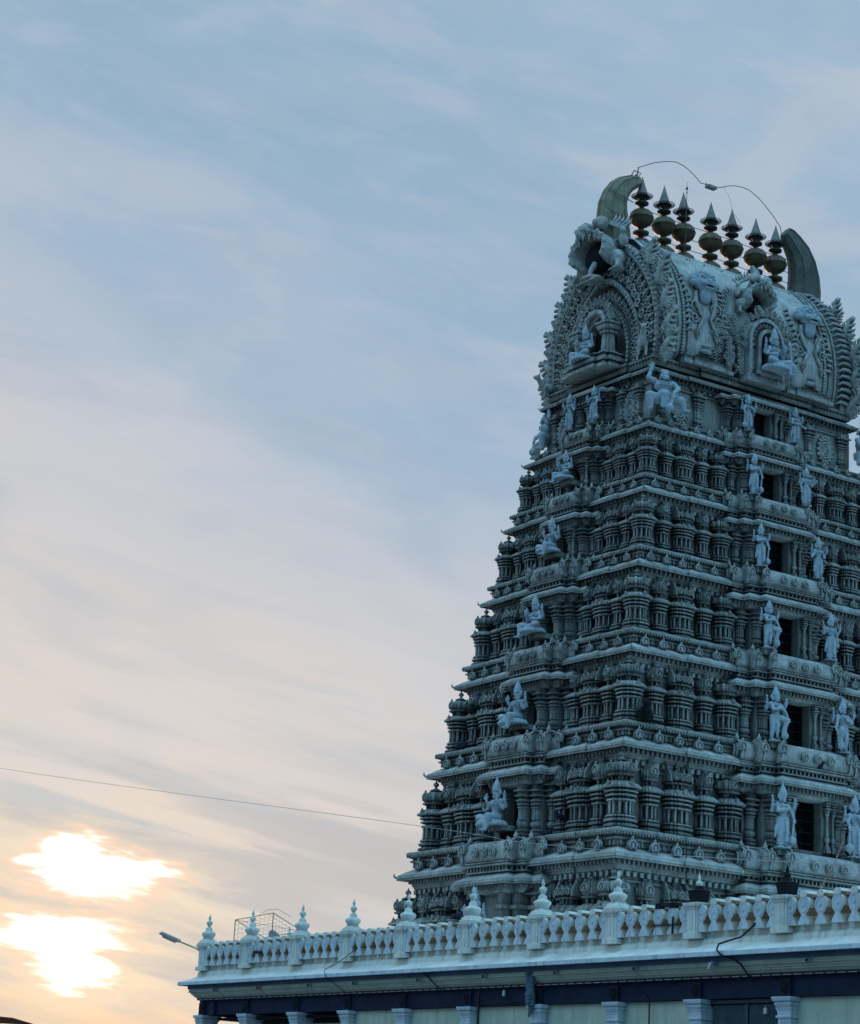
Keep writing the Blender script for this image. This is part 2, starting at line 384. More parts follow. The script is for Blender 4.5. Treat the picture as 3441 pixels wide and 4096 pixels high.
NST = 7   # eaves 0..6; storey i stands on eave i+1 and is covered by eave i
for i in range(NST):
    a, b, z = LIPA[i], LIPB[i], LIPZ[i]
    H = (LIPZ[i] - LIPZ[i+1]) if i < 6 else 3.4
    s = H/3.0
    win = .42*s if i else .22
    # the storey's wall: from the top of the eave below up to this eave
    an, bn, zn = LIPA[i+1], LIPB[i+1], LIPZ[i+1]
    mb = MB()
    mb.loft(rect(a-win, b-win), [(zn+.3 if i < 6 else 0, 0), (z-.30*s, 0)])
    mb.loft(rect(a-win, b-win), [(z-.62*s, .03), (z-.60*s, .06), (z-.55*s, .06), (z-.54*s, .03)])
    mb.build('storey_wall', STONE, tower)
    # eave
    mb = MB(); plan = ratha(a, b, .06, .66)
    mb.loft(plan, eave_profile(z, s, win))
    bead_row(mb, plan, z-.12*s, -.27*s, .17, (.07, .12, .10*s))
    bead_row(mb, plan, z-.40*s, -.37*s, .24, (.12, .08, .12*s))
    bead_row(mb, plan, z-.075*s, -.012, .09, (.045, .03, .035))
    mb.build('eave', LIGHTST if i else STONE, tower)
    for sx, sy, rz in ((-1, -1, 0), (-1, 1, -PI/2), (1, -1, PI/2)):
        inst('corner_curl', CURL, tower, T(sx*(a-.02), sy*(b-.02), z-.0, rz, .42*s))
    # plinth mouldings standing on the eave
    sn = s if i else 1.0
    if i > 0:
        su = (LIPZ[i-1]-LIPZ[i])/3.0
        mb = MB()
        if i > 1:
            mb.loft(ratha(a, b, .03, .66), [(z+.29*s, -.34*su), (z+.44*su, -.34*su), (z+.45*su, -.29*su), (z+.50*su, -.27*su), (z+.52*su, -.33*su), (z+.56*su, -.33*su), (z+.58*su, -.26*su), (z+.64*su, -.19*su), (z+.70*su, -.18*su), (z+.74*su, -.20*su), (z+.755*su, -.26*su), (z+.76*su, -.9)])
            bead_row(mb, rect(a, b), z+.37*su, -.335*su, .2, (.07, .06, .14*su))
            bead_row(mb, rect(a, b), z+.61*su, -.20*su, .11, (.05, .06, .05))
        else:
            mb.loft(ratha(a, b, .03, .66), [(z+.24, -.30), (z+.30, -.30), (z+.31, -.27), (z+.36, -.26), (z+.37, -.34), (z+.43, -.34), (z+.45, -.40), (z+.46, -.8)])
        mb.build('plinth_moulding', STONE, tower)
        # ornaments sitting on the eave
        kx = [a*q for q in (.46, .57, .68, .79, .90)]; ky = [b*q for q in (.52, .67, .82)]
        kz, kr = z+.30*s, .15*s
        kudu_row('kudu_ornament', [(q*t, -(b-.20*s)) for q in kx for t in (-1, 1)], kz, kr, 'long')
        kudu_row('kudu_ornament', [(q*t, -(a-.20*s)) for q in ky for t in (-1, 1)], kz, kr, 'narrow')
    # miniature shrines of this storey
    if i >= 1:
        zb = zn + .755*s
        s_ = s
        for side, L, D, Ln, Dn in (('long', an, bn, a, b), ('narrow', bn, an, b, a)):
            cin = .74*s
            xc = L-cin
            if side == 'long': sp = [(xc*f, k) for f, k in ((1, 'corner_shrine'), (.845, 'narrow_shrine'), (.69, 'wide_shrine'), (.535, 'narrow_shrine'), (.395, 'corner_shrine'))]
            else: sp = [(xc*f, k) for f, k in ((1, 'corner_shrine'), (.80, 'narrow_shrine'), (.61, 'wide_shrine'), (.43, 'narrow_shrine'))]
            for x, k in sp:
                for t in (-1, 1):
                    if side == 'narrow' and k == 'corner_shrine' and t*x > 0: continue   # shared with the long face
                    y = -(D-cin) - (.0 if k == 'corner_shrine' and x == xc else -.10*s if k == 'narrow_shrine' else -.05*s)
                    X, Y = flip((t*x, y), side)
                    wx = (an/7.4) if side == 'long' else (bn/5.5)
                    w_ = s_*(1.0 if k == 'corner_shrine' else 1.0)
                    put_shrine(k, X, Y, zb, 0 if side == 'long' else -PI/2, (w_*.99, w_*.99, s_))
    # bays in the middle of the two visible faces
    for side, lipd, L in (('long', b, a), ('narrow', a, b)):
        M = frame_M(side)
        hw = (.385*a+.02) if side == 'long' else .40*b+.02
        drop = (.47 if i else .30)*s if i else .30
        pro = (.80*s if side == 'long' else .62*s) if i else .55
        ze = z-drop; y1 = -(lipd+pro); y0 = -(lipd-win-.1)
        plan = bay_plan(hw, y0, y1, .30*s, .24*s)
        mb = MB()
        mb.loft(plan, [(q, o) for q, o in eave_profile(ze, s*.92, .52*s)], M=M)
        tmp = MB(); bead_row(tmp, plan, ze-.12*s, -.26*s, .15, (.07, .11, .09*s)); bead_row(tmp, plan, ze-.07*s, -.012, .09, (.045, .03, .035)); mb.merge(tmp, M)
        mb.build('bay_eave', LIGHTST, tower)
        # wall of the bay with its opening
        W = outset(plan, -.50*s); hwW = W[9][0]; yf = W[5][1]
        zb = zn+(.62*s if i else .5); zt = ze-.28*s
        if i == 6: zb = 4.0
        ow = (.56 if side == 'long' else .42)*(.55+.45*L/7.5 if side == 'long' else .9)*(1.05 if i else .85)
        wh = 1.60*s if i else 1.25
        wz0 = zn+(.86*s if i else .50); wz1 = wz0+wh
        if i == 6: wz0 = 5.3; wz1 = 7.6
        mb = MB()
        steps = [W[1], W[3], W[5]]
        def blk(x0, x1, yA, yB, z0, z1, top=False):
            mb.box(((x0+x1)/2, (yA+yB)/2, (z0+z1)/2), (x1-x0, abs(yB-yA), z1-z0), M)
        xs1, xs2, xs3 = abs(W[0][0]), abs(W[2][0]), abs(W[4][0])
        ys1, ys2, ys3 = W[1][1], W[3][1], W[5][1]
        for t in (-1, 1):
            blk(min(t*ow, t*xs1), max(t*ow, t*xs1), y0, ys1, zb, zt)
            blk(min(t*ow, t*xs2), max(t*ow, t*xs2), ys1, ys2, zb, zt)
            blk(min(t*ow, t*xs3), max(t*ow, t*xs3), ys2, ys3, zb, zt)
        blk(-ow, ow, y0, ys3+.004, wz1, zt); blk(-ow, ow, y0, ys3+.004, zb, wz0)
        mb.build('bay_wall', STONE, tower)
        mb = MB()
        wn = MB()
        yj0, yj1 = ys3+.32, ys3+.01
        wn.rings([[M @ V((x, y, q)) for x, q in ((-e, wz0-.01), (e, wz0-.01), (e, wz1+.01), (-e, wz1+.01))] for y, e in ((yj0, ow-.03), (yj1, ow-.03), (yj1, ow+.004), (yj0, ow+.004), (yj0, ow-.03))], caps=False)
        w_o = wn.build('window', JAMB, tower)
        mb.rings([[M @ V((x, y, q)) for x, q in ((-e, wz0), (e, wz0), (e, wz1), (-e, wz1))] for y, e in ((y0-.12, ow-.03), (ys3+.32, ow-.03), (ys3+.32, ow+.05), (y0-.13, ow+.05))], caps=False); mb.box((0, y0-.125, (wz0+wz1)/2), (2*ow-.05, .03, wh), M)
        mb.build('dark_opening', DARK, w_o)  # recess lining and back sheet coloured near-black to stand for interior shade
        if side == 'long':
            bb = MB()
            for q in range(5): bb.tube([M @ V((-ow+.03, ys3+.25, wz0+wh*(q+.7)/5.2)), M @ V((ow-.03, ys3+.25, wz0+wh*(q+.7)/5.2))], .012, 5)
            bb.build('window_bars', IRON, w_o)
        # pilasters and colonettes
        if i < 6 or True:
            ph = zt - wz0 + .02
            me = pilaster_mesh(ph)
            for t in (-1, 1):
                for (px, py) in (((xs1+xs2)/2, ys1), ((xs2+xs3)/2, ys2)):
                    X, Y = flip((t*px, py-.03), side)
                    inst('pilaster', me, tower, T(X, Y, wz0-.02, 0 if side == 'long' else -PI/2, ((.9 if i else .8)*s**.5, 1, 1)))
                if side == 'narrow':
                    X, Y = flip((t*(xs3-.14), ys3-.03), side)
                    inst('pilaster', me, tower, T(X, Y, wz0-.02, -PI/2, (.8, 1, 1)))
            ch = min(ph, wh+.12*s)
            cm = colonette_mesh(ch)
            for t in (-1, 1):
                for px in ((ow+.12, ow+.36) if side == 'long' else (ow+.08,)):
                    X, Y = flip((t*px, ys3-.10), side)
                    inst('colonette', cm, tower, T(X, Y, wz0-.02, 0 if side == 'long' else -PI/2, (.9, .9, 1)))
        # barrel roof over the bay: neck, vault, end medallions, arches
        if i > 0:
            up = (LIPZ[i-1]-LIPZ[i])/3.0
            zk = ze+.27*s
            inner = outset(plan, -.24*s)
            mb = MB()
            mb.loft(outset(plan, -.34*s), [(zk, 0), (zk+.16*s, 0)], M=M)
            mb.loft(inner, [(zk-.01, 0), (zk+.04*s, 0)], M=M)
            mb.loft(inner, [(zk+.14*s, 0), (zk+.16*s, .07), (zk+.20*s, .08), (zk+.22*s, .02), (zk+.25*s, .05), (zk+.28*s, .04), (zk+.30*s, -.06)], M=M)
            tmp = MB(); bead_row(tmp, inner, zk+.09*s, -.03, .16, (.06, .06, .12*s)); mb.merge(tmp, M)
            mb.build('bay_neck', STONE, tower)
            # vault: half drum following the steps of the plan
            zv = zk+.29*s; rz_ = .46*s; mb = MB()
            for x0, x1, yy in ((-hw+.24*s, hw-.24*s, W[1][1]), (-hw*.8+.2*s, hw*.8-.2*s, W[3][1]), (-hw*.6+.18*s, hw*.6-.18*s, W[5][1])):
                yfr = yy-.08*s       # front of drum
                cy = yfr+.10*s
                pr = [(cy+.9*s, zv), ]
                pr = [(cy-.34*s*math.cos(R(q)), zv+.22*s+rz_*.78*math.sin(R(q))) for q in range(-35, 91, 12)]
                pr = [(cy+.95*s, zv)] + [(yfr-.16*s, zv)] + pr + [(cy+.95*s, pr[-1][1])]
                pm = M @ Matrix.Rotation(PI/2, 4, 'Z')
                # extr works in XZ along Y, so rotate: local X -> face depth
                n = len(pr)
                A = [M @ V((x0, y, q)) for y, q in pr]; B = [M @ V((x1, y, q)) for y, q in pr]
                mb.rings([A, B])
                if x1 == hw-.24*s:
                    pass
            tmp = MB()
            # ribs and arches over the vault
            for q in (-1, 1):
                for fx, yy in ((.92, W[1][1]), (.70, W[3][1]), (.52, W[5][1])):
                    cy = yy+.02*s
                    tmp.tube([(q*hw*fx, cy-.37*s*math.cos(R(g)), zv+.22*s+rz_*.82*math.sin(R(g))) for g in range(-30, 111, 14)], .035*s, 5)
                    kudu(tmp, q*hw*fx, cy-.32*s, zv+.36*s, .15*s, 0, -1)
                    tmp.lathe([(.05*s, 0), (.07*s, .06*s), (.03*s, .13*s), (.003, .2*s)], (q*hw*fx, cy-.12*s, zv+.58*s), 8)
            for fx in (.2, -.2, 0): kudu(tmp, fx*hw, W[5][1]-.36*s, zv+.22*s, .12*s, 0, -1)
            for q in (-1, 1):   # round end medallion
                cc = V((q*(hw-.2*s), W[1][1]+.14*s, zv+.28*s)); nx = q
                tmp.ell(cc, (.07*s, .34*s, .34*s), n=14, m=8)
                tmp.tube([cc + V((q*.07*s, .24*s*math.cos(g*PI/6), .24*s*math.sin(g*PI/6))) for g in range(13)], .04*s, 5)
                tmp.ell(cc+V((q*.07*s, 0, 0)), (.05*s, .12*s, .12*s), n=8, m=6)
            mb.merge(tmp, M)
            mb.build('bay_roof', STONE2, tower)
exec_later = []

# ------------------------------------------------------------------ crowning barrel roof of the tower
zT = LIPZ[0]; HB = 3.98
def barrel(k=1.0):
    pr = [(2.62, 26.05), (2.78, 26.7), (2.82, 27.4), (2.74, 28.1), (2.56, 28.75), (2.22, 29.45), (1.72, 30.1), (1.15, 30.62), (.55, 30.88), (.0, 30.98)]
    return [(y*k, 26.05+(z-26.05)*k) for y, z in pr]
half = barrel()
half = [(y*.985, z) for y, z in half]
prof = [(-y, z) for y, z in half] + [(y, z) for y, z in half[-2::-1]]
mb = MB()
mb.loft(ratha(4.35, 2.75, .1, .55), [(zT+.25, .0), (zT+.36, .06), (zT+.38, -.02), (zT+.44, -.02), (zT+.46, .05), (zT+.52, .07), (zT+.54, -.05), (zT+.60, -.05), (zT+.62, -.5)])
bead_row(mb, ratha(4.35, 2.75, .1, .55), zT+.41, -.0, .14, (.06, .06, .05))
for t in (-1, 1): mb.loft(ratha(1.0, .16, .05, .6), [(zT+.5, .05), (zT+.62, .07), (zT+.63, 0), (zT+.75, 0), (zT+.77, .05), (zT+.82, -.05)], c=(t*2.25, -2.85))
mb.build('roof_base_moulding', STONE, tower)
mb = MB()
sub = []
for j in range(len(prof)-1):
    for q in range(3):
        t = q/3; sub.append((prof[j][0]*(1-t)+prof[j+1][0]*t, prof[j][1]*(1-t)+prof[j+1][1]*t))
sub.append(prof[-1])
mb.rings([[V((x, y, z)) for y, z in sub] for x in (-HB, -2, 0, 2, HB+.2)], True, False, False)
mb.add([(HB+.2, y, z) for y, z in sub], [tuple(range(len(sub)))]); mb.add([(-HB+.3, y, z) for y, z in sub], [tuple(range(len(sub)))])
mb.build('barrel_roof', LIGHTST, tower)
# ridge mouldings and festoons
mb = MB()
for y_, z_, r_ in ((-.42, 30.86, .11), (-.66, 30.78, .09), (-.98, 30.62, .085), (-1.2, 30.50, .06)):
    mb.tube([(x*.2-3.6, y_, z_) for x in range(37)], r_, 6)
for k in range(44):
    x = -3.6+k*.165; mb.ell((x, -.50, 30.92), (.09, .1, .07), n=6, m=4); mb.ell((x+.08, -.25, 30.98), (.09, .1, .07), n=6, m=4)
for k in range(9):
    x0 = -3.4+k*.78
    for q in range(9):
        t = q/8; mb.ell((x0+.78*t, -1.33-.16*math.sin(PI*t), 30.42-.22*math.sin(PI*t)), (.05, .05, .05), n=6, m=4)
mb.build('ridge_moulding', STONE2, tower)

# --- carved pieces
def leaf(mb, M, L=1.0, n=6):
    """serrated acanthus leaf, lies in XZ pointing +Z, thick along Y"""
    mb.tube([M @ V((0, 0, 0)), M @ V((.02*L, 0, .5*L)), M @ V((.08*L, 0, .95*L))], [.07*L, .06*L, .015*L], 6)
    for k in range(n):
        t = (k+.5)/n; w = .34*L*math.sin(PI*min(1, .25+.75*t))*(1.15-t*.55)
        for sx in (-1, 1):
            p = M @ V((.05*L*t, 0, t*.9*L)); e = M @ V((sx*w, -.05*L, t*.9*L+.16*L)); e2 = M @ V((sx*w*1.12, -.02*L, t*.9*L+.28*L))
            mb.tube([p, e, e2], [.075*L, .07*L, .008*L], 5)
def scroll(mb, M, r=.2, turns=1.4, th=.045, hand=1):
    pts = []
    for k in range(14):
        t = k/13; a = hand*turns*2*PI*t; q = r*(1-.8*t)
        pts.append(M @ V((q*math.cos(a), 0, q*math.sin(a))))
    mb.tube(pts, [th*(1.1-.5*k/13) for k in range(14)], 5)
def imp(mb, M, h=.4):
    """little attendant figure in the carved bands"""
    P = lambda x, y, z: M @ V((x*h, y*h, z*h))
    mb.cap(P(0, 0, .35), .15*h, P(0, -.02, .62), .17*h, 7)
    mb.ell(P(0, -.05, .84), (.13*h,)*3, n=8, m=6); mb.cap(P(0, 0, .9), .08*h, P(0, 0, 1.08), .02*h, 6)
    for sx in (-1, 1):
        mb.cap(P(sx*.09, 0, .32), .09*h, P(sx*.22, -.14, .2), .07*h, 6); mb.cap(P(sx*.22, -.14, .2), .07*h, P(sx*.14, -.05, 0), .05*h, 6)
        mb.cap(P(sx*.17, 0, .66), .06*h, P(sx*.32, -.05, .5), .05*h, 6); mb.cap(P(sx*.32, -.05, .5), .05*h, P(sx*.26, -.12, .85 if rng.random() < .5 else .35), .04*h, 6)
def arch_pt(k, ang):
    """point on the horseshoe outline scaled by k about its centre; ang -60..240 deg"""
    cz = 26.2
    t = (ang+62)/304.0; t = min(max(t, 0), 1)
    # outline by arc of (y,z)
    pts = [(2.72, 25.95), (2.80, 26.6), (2.80, 27.4), (2.66, 28.15), (2.32, 28.9), (1.84, 29.6), (1.28, 30.2), (.68, 30.65), (0, 30.85)]
    full = pts + [(-y, z) for y, z in pts[-2::-1]]
    f = t*(len(full)-1); j = min(int(f), len(full)-2); f -= j
    y = full[j][0]*(1-f)+full[j+1][0]*f; z = full[j][1]*(1-f)+full[j+1][1]*f
    return y*k, cz+(z-cz)*k if k < 1 else cz+(z-cz)*k
GX = -4.25
def ringM(y, z, ang_out, x=GX):
    """local +Z along outward direction in the gable plane, local -Y towards -X (out of the gable)"""
    return Matrix.Translation((x, y, z)) @ Matrix.Rotation(-PI/2, 4, 'Z') @ Matrix.Rotation(ang_out, 4, 'Y')
def outdir(k, a):
    y, z = arch_pt(k, a); y2, z2 = arch_pt(k, a+2); y1, z1 = arch_pt(k, a-2)
    ty, tz = y2-y1, z2-z1; L = math.hypot(ty, tz)+1e-9
    # outward normal in (y,z)
    ny, nz = tz/L, -ty/L
    if ny*y + nz*(z-27.2) < 0: ny, nz = -ny, -nz
    # local X axis maps to world -Y under Rz(-90): so angle about Y from +Z towards +X(local)= -Y(world)
    return y, z, math.atan2(-ny, nz)
def gable(sgn):
    back = MB()
    def slab(k0, k1, x0, x1):
        for j in range(40):
            A0, A1 = -62+304*j/40, -62+304*(j+1)/40
            q = [arch_pt(k0, A0), arch_pt(k1, A0), arch_pt(k1, A1), arch_pt(k0, A1)]
            back.rings([[V((x0, y, z)) for y, z in q], [V((x1, y, z)) for y, z in q]])
    slab(.70, 1.0, -3.75, -4.15); slab(.955, 1.01, -3.7, -4.25); slab(.66, .70, -3.7, -4.32); slab(.50, .66, -3.7, -3.98); slab(.44, .50, -3.7, -4.25)
    return back
gb = gable(-1)
g = gb.build('gable_arch', STONE2, tower)
gb2 = MB(); gb2.merge(gb, Matrix.Translation((.22, 0, 0)) @ Matrix.Rotation(PI, 4, 'Z')); gb2.build('gable_arch', STONE2, tower)
mb = MB(); mb.box((-3.72, 0, 27.3), (.06, 3.2, 2.9)); mb.build('gable_panel', LIGHTST, tower)
carv = MB()
for k, r0, step, kind in ((.86, .2, 9.5, 'imp'), (.76, .16, 7.2, 'scroll'), (.97, .2, 6.0, 'leaf'), (.58, .14, 11, 'imp'), (.50, .1, 8, 'bead'), (.67, .1, 6, 'bead'), (1.0, .1, 5, 'bead')):
    a = -60; n = 0
    while a <= 240:
        y, z, o = outdir(k, a); M = ringM(y, z, o, GX+(.0 if kind != 'imp' else .1))
        if kind == 'imp':
            M2 = M @ Matrix.Translation((0, -.06, -.17)); imp(carv, M2, .44 if k > .7 else .34)
            scroll(carv, M @ Matrix.Translation((.16, .03, 0)), .13, 1.3, .04, 1 if n % 2 else -1)
        elif kind == 'scroll': scroll(carv, M @ Matrix.Translation((0, rng.uniform(-.04, .04), 0)), .16, 1.4, .045, 1 if n % 2 else -1)
        elif kind == 'leaf': leaf(carv, M @ Matrix.Rotation(rng.uniform(-.3, .3), 4, 'Y') @ Matrix.Translation((0, .05, -.15)), .34, 4)
        else: carv.ell(M @ V((0, -.08, 0)), (.06, .05, .06), n=6, m=4)
        a += step*(.9 if kind == 'imp' else 1); n += 1
for q in range(150):   # loose foliage between the bands
    a = rng.uniform(-60, 240); k = rng.choice((.72, .8, .91, .94)); y, z, o = outdir(k, a)
    leaf(carv, ringM(y, z, o+rng.uniform(-1.3, 1.3), GX+rng.uniform(.02, .12)), rng.uniform(.16, .28), 3)
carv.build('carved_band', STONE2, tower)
lf = MB(); leaf(lf, Matrix.Identity(4), 1.0, 5); leaf(lf, Matrix.Translation((.16, -.05, 0)) @ Matrix.Rotation(.5, 4, 'Y'), .6, 5); leaf(lf, Matrix.Translation((-.16, -.05, 0)) @ Matrix.Rotation(-.5, 4, 'Y'), .6, 5)
lf.cap((0, .05, -.2), .24, (.03, 0, .5), .15); lf.cap((.03, 0, .5), .15, (.08, 0, .85), .05); scroll(lf, Matrix.Translation((.12, -.12, .02)), .16, 1.3, .05)
LEAF = remeshed(lf, 'leaf_ornament', STONE2, .018, 1)
for gx, rz in ((-4.0, 0), (4.3, 0)):
    for a in (-57, -36, -14, 8, 30, 50, 130, 150, 172, 194, 216, 237):
        y, z, o = outdir(1.01, a)
        if abs(y) < 1.4: continue
        o2 = o*rng.uniform(.42, .66)
        Mx = Matrix.Translation((gx, y, z)) @ Matrix.Rotation(-PI/2, 4, 'Z') @ Matrix.Rotation(o2, 4, 'Y') @ Matrix.Diagonal((1.1 if y > 0 else -1.1, 1.1, rng.uniform(.85, 1.15), 1))
        inst('leaf_ornament', LEAF, tower, Mx)
# rim ribs on the far edge of the roof (long side) and bead borders beside the gables
for sgn in (-1, 1):
    mb = MB()
    for xo, r_ in ((.35, .05), (.62, .035), (1.05, .05)):
        if sgn == 1 and xo > 1: continue
        pts = []
        for j in range(0, 27):
            y, z = sub[j]; pts.append((sgn*(HB-xo), y*1.012, z+.01))
        mb.tube(pts, r_, 5)
    for j in range(1, 26):
        for q in (0, .5):
            y = sub[j][0]*(1-q)+sub[j+1][0]*q; z = sub[j][1]*(1-q)+sub[j+1][1]*q
            mb.ell((sgn*(HB-.84), y*1.015, z), (.07, .05, .07), n=6, m=4)
    for j in range(1, 27):       # S ribs of the right rim
      if sgn > 0:
        y, z = sub[j]; mb.tube([(3.74, y*1.01, z-.02), (3.88, y*1.06, z+.07), (4.04, y*1.085, z+.04), (4.2, y*1.10, z-.05), (4.38, y*1.08, z+.06)], [.03, .06, .075, .06, .03], 6)
    mb.build('roof_rim', STONE2, tower)
# reliefs on the long side
def onroof(x, z):
    for j in range(len(half)-1):
        (y0_, z0_), (y1_, z1_) = half[j], half[j+1]
        if z0_ <= z <= z1_:
            t = (z-z0_)/(z1_-z0_); return V((x, -(y0_*(1-t)+y1_*t), z))
    return V((x, -half[0][0], z))
for cx in (-2.15, 2.55):
    mb = MB()
    for sx in (-1, 1):
        for (x0, z0_, r_) in ((.42, 28.2, .26), (.5, 27.75, .2)):
            p = onroof(cx+sx*x0, z0_); scroll(mb, Matrix.Translation(p+V((0, -.03, 0))), r_, 1.4, .05, sx)
        pts = [onroof(cx+sx*q, z_)+V((0, -.04, 0)) for q, z_ in ((.3, 28.75), (.42, 28.4), (.30, 28.0), (.16, 27.8), (.3, 27.5), (.42, 27.3))]
        mb.tube(pts, [.09, .11, .09, .07, .08, .04], 6)
        for q in range(11):
            z_ = 29.3-.2*q; p = onroof(cx+sx*(.78+.05*math.sin(q)), z_)
            mb.tube([p+V((-sx*.12, -.02, 0)), p+V((sx*.04, -.09, -.02)), p+V((sx*.16, -.03, -.12))], [.05, .06, .015], 6)
        leaf(mb, Matrix.Translation(onroof(cx+sx*.42, 27.35)+V((0, -.05, 0))) @ Matrix.Rotation(PI, 4, 'X'), .34, 4)
    # stacked pot relief under each face
    p = onroof(cx, 26.4); c = (p.x, p.y+.02, 26.05)
    mb.loft(ratha(.28, .1, .03, .6), [(26.1, .08), (26.25, .1), (26.27, 0), (26.45, 0), (26.47, .08), (26.55, -.05)], c=(c[0], c[1]))
    mb.lathe([(.2, .5), (.28, .56), (.24, .66), (.1, .72), (.22, .78), (.2, .84), (.08, .9), (.12, .98), (.03, 1.08), (.01, 1.25)], c, 12)
    mb.build('roof_relief', STONE2, tower)
for x in (-1.15, 1.25):
    mb = MB(); imp(mb, Matrix.Translation((x, -2.86, 26.15)), .98); mb.lathe([(.09, 0), (.12, .1), (.03, .3), (.01, .45)], (x+.32, -2.95, 26.75), 8)
    mb.build('attendant_relief', STONE2, tower)
# niche with foliage arch in the middle of the long side, carved dragon head above
mb = MB()
def arch_strip(mb, cx, cy, cz, r0, r1, y0, y1, leg, n=14):
    for j in range(n):
        q = []
        for a in (PI*j/n, PI*(j+1)/n):
            q.append((a, r0)); q.append((a, r1))
        p = [(cx+q[0][1]*math.cos(q[0][0]), cz+q[0][1]*math.sin(q[0][0])), (cx+q[1][1]*math.cos(q[1][0]), cz+q[1][1]*math.sin(q[1][0])), (cx+q[3][1]*math.cos(q[3][0]), cz+q[3][1]*math.sin(q[3][0])), (cx+q[2][1]*math.cos(q[2][0]), cz+q[2][1]*math.sin(q[2][0]))]
        mb.extr(p, y0, y1)
    for sx in (-1, 1): mb.box((cx+sx*(r0+r1)/2, (y0+y1)/2, cz-leg/2), (r1-r0, abs(y1-y0), leg))
arch_strip(mb, 0, 0, 27.55, .46, .62, -2.6, -3.45, 1.4); arch_strip(mb, 0, 0, 27.55, .62, .95, -2.5, -3.25, 1.4); arch_strip(mb, 0, 0, 27.55, .95, 1.1, -2.5, -3.38, 1.4)
mb.box((0, -2.9, 26.0), (2.3, .9, .3)); mb.box((0, -3.1, 26.22), (1.5, .8, .14))
for k in range(15):
    a = R(-10+k*200/14)
    for r_, h_ in ((.79, .2), (1.2, .3)):
        M = Matrix.Translation((r_*math.cos(a), -3.3, 27.55+r_*math.sin(a))) @ Matrix.Rotation(PI/2-a, 4, 'Y')
        if r_ < 1: imp(mb, M @ Matrix.Translation((0, 0, -.12)), .28)
        else: leaf(mb, M, .36, 4)
for sx in (-1, 1):
    for q in range(7):
        M = Matrix.Translation((sx*1.28, -3.2, 26.1+.27*q)) @ Matrix.Rotation(sx*(PI/2-.5), 4, 'Y'); leaf(mb, M, .42, 4)
        scroll(mb, Matrix.Translation((sx*1.0, -3.36, 26.15+.25*q)), .11, 1.3, .035, sx)
        M = Matrix.Translation((sx*1.75, -3.0, 26.1+.22*q)) @ Matrix.Rotation(sx*(PI/2-.3), 4, 'Y'); leaf(mb, M, .4, 4)
S_ = Matrix.Translation((0, 0, 26.1)) @ Matrix.Diagonal((.70, 1, .82, 1)) @ Matrix.Translation((0, 0, -26.1))
n2 = MB(); n2.merge(mb, S_)
for q in range(170):
    x_ = rng.choice((-1, 1))*rng.uniform(.78, 1.75); z_ = rng.uniform(26.15, 28.2)
    if abs(x_) > 1.2 and z_ > 27.7: continue
    p = onroof(x_, z_); n2b = Matrix.Translation((p.x, p.y-.05-.3*max(0, 1.1-abs(x_)), p.z)) @ Matrix.Rotation(math.copysign(rng.uniform(.5, 1.5), x_), 4, 'Y')
    leaf(n2, n2b, rng.uniform(.2, .36), 3)
mb = n2
mb.build('niche_arch', STONE2, tower)
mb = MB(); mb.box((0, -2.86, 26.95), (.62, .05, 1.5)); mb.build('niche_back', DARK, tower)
# gable aedicule on the narrow side
mb = MB()
mb.loft(ratha(.42, 1.0, .1, .6), [(25.95, .12), (26.05, .14), (26.07, .02), (26.16, .02), (26.18, .1), (26.3, .12), (26.32, 0), (26.42, 0), (26.44, .08), (26.5, .0)], c=(-4.55, 0))
for sy in (-1, 1):
    P = ratha(.17, .17, .04, .6)
    mb.loft(P, [(26.5, .05), (26.6, .05), (26.62, 0), (27.2, -.02), (27.22, .04), (27.28, .05), (27.3, 0), (27.36, .09), (27.46, .13), (27.5, .1), (27.52, .16), (27.58, .17), (27.6, 0)], c=(-4.6, sy*.72))
    for q in (0, 1, 2): imp(mb, ringM(sy*(.78-.1*q), 27.55+.2*q, -sy*.5, -4.6), .42)
for j in range(13):
    a = PI*j/12; p = V((-4.62, .55*math.cos(a), 27.65+.5*math.sin(a)))
    mb.ell(p, (.12, .12, .12), n=8, m=6)
    leaf(mb, Matrix.Translation((-4.65, .7*math.cos(a), 27.7+.68*math.sin(a))) @ Matrix.Rotation(-PI/2, 4, 'Z') @ Matrix.Rotation(-(PI/2-a), 4, 'Y'), .32, 4)
mb.tube([(-4.6, .55*math.cos(PI*j/12), 27.65+.5*math.sin(PI*j/12)) for j in range(13)], .12, 8)
mb.build('gable_niche', STONE2, tower)
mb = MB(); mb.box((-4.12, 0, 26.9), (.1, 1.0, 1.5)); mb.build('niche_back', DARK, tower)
# rosettes on the top storey wall
mb = MB()
def rosette(mb, M, w, h):
    for k, (rr, th) in enumerate(((1, .045), (.72, .05), (.5, .03))):
        mb.tube([M @ V((w*rr*math.cos(PI*j/10), -.03, h*rr*math.sin(PI*j/10))) for j in range(21)], th, 5)
    mb.ell(M @ V((0, 0, 0)), (w*.45, .06, h*.45), M.to_3x3().to_4x4(), n=12, m=6)
    for j in range(16):
        a = PI*j/8; mb.ell(M @ V((w*1.22*math.cos(a), -.02, h*1.22*math.sin(a))), (.07, .07, .07), n=6, m=4)
for x in (-3.2, 3.2): mb = MB(); rosette(mb, Matrix.Translation((x, -(LIPB[0]-.22)-.02, 24.45)), .26, .38); mb.build('rosette', STONE2, tower)
for y in (-1.75, 1.75): mb = MB(); rosette(mb, Matrix.Translation((-(LIPA[0]-.22)-.02, y, 24.45)) @ Matrix.Rotation(-PI/2, 4, 'Z'), .26, .38); mb.build('rosette', STONE2, tower)
pm = pilaster_mesh(1.25)
for x in (-3.95, -2.45, 2.45, 3.95): inst('pilaster', pm, tower, T(x, -(LIPB[0]-.22), 23.9, 0, (.9, .9, 1)))
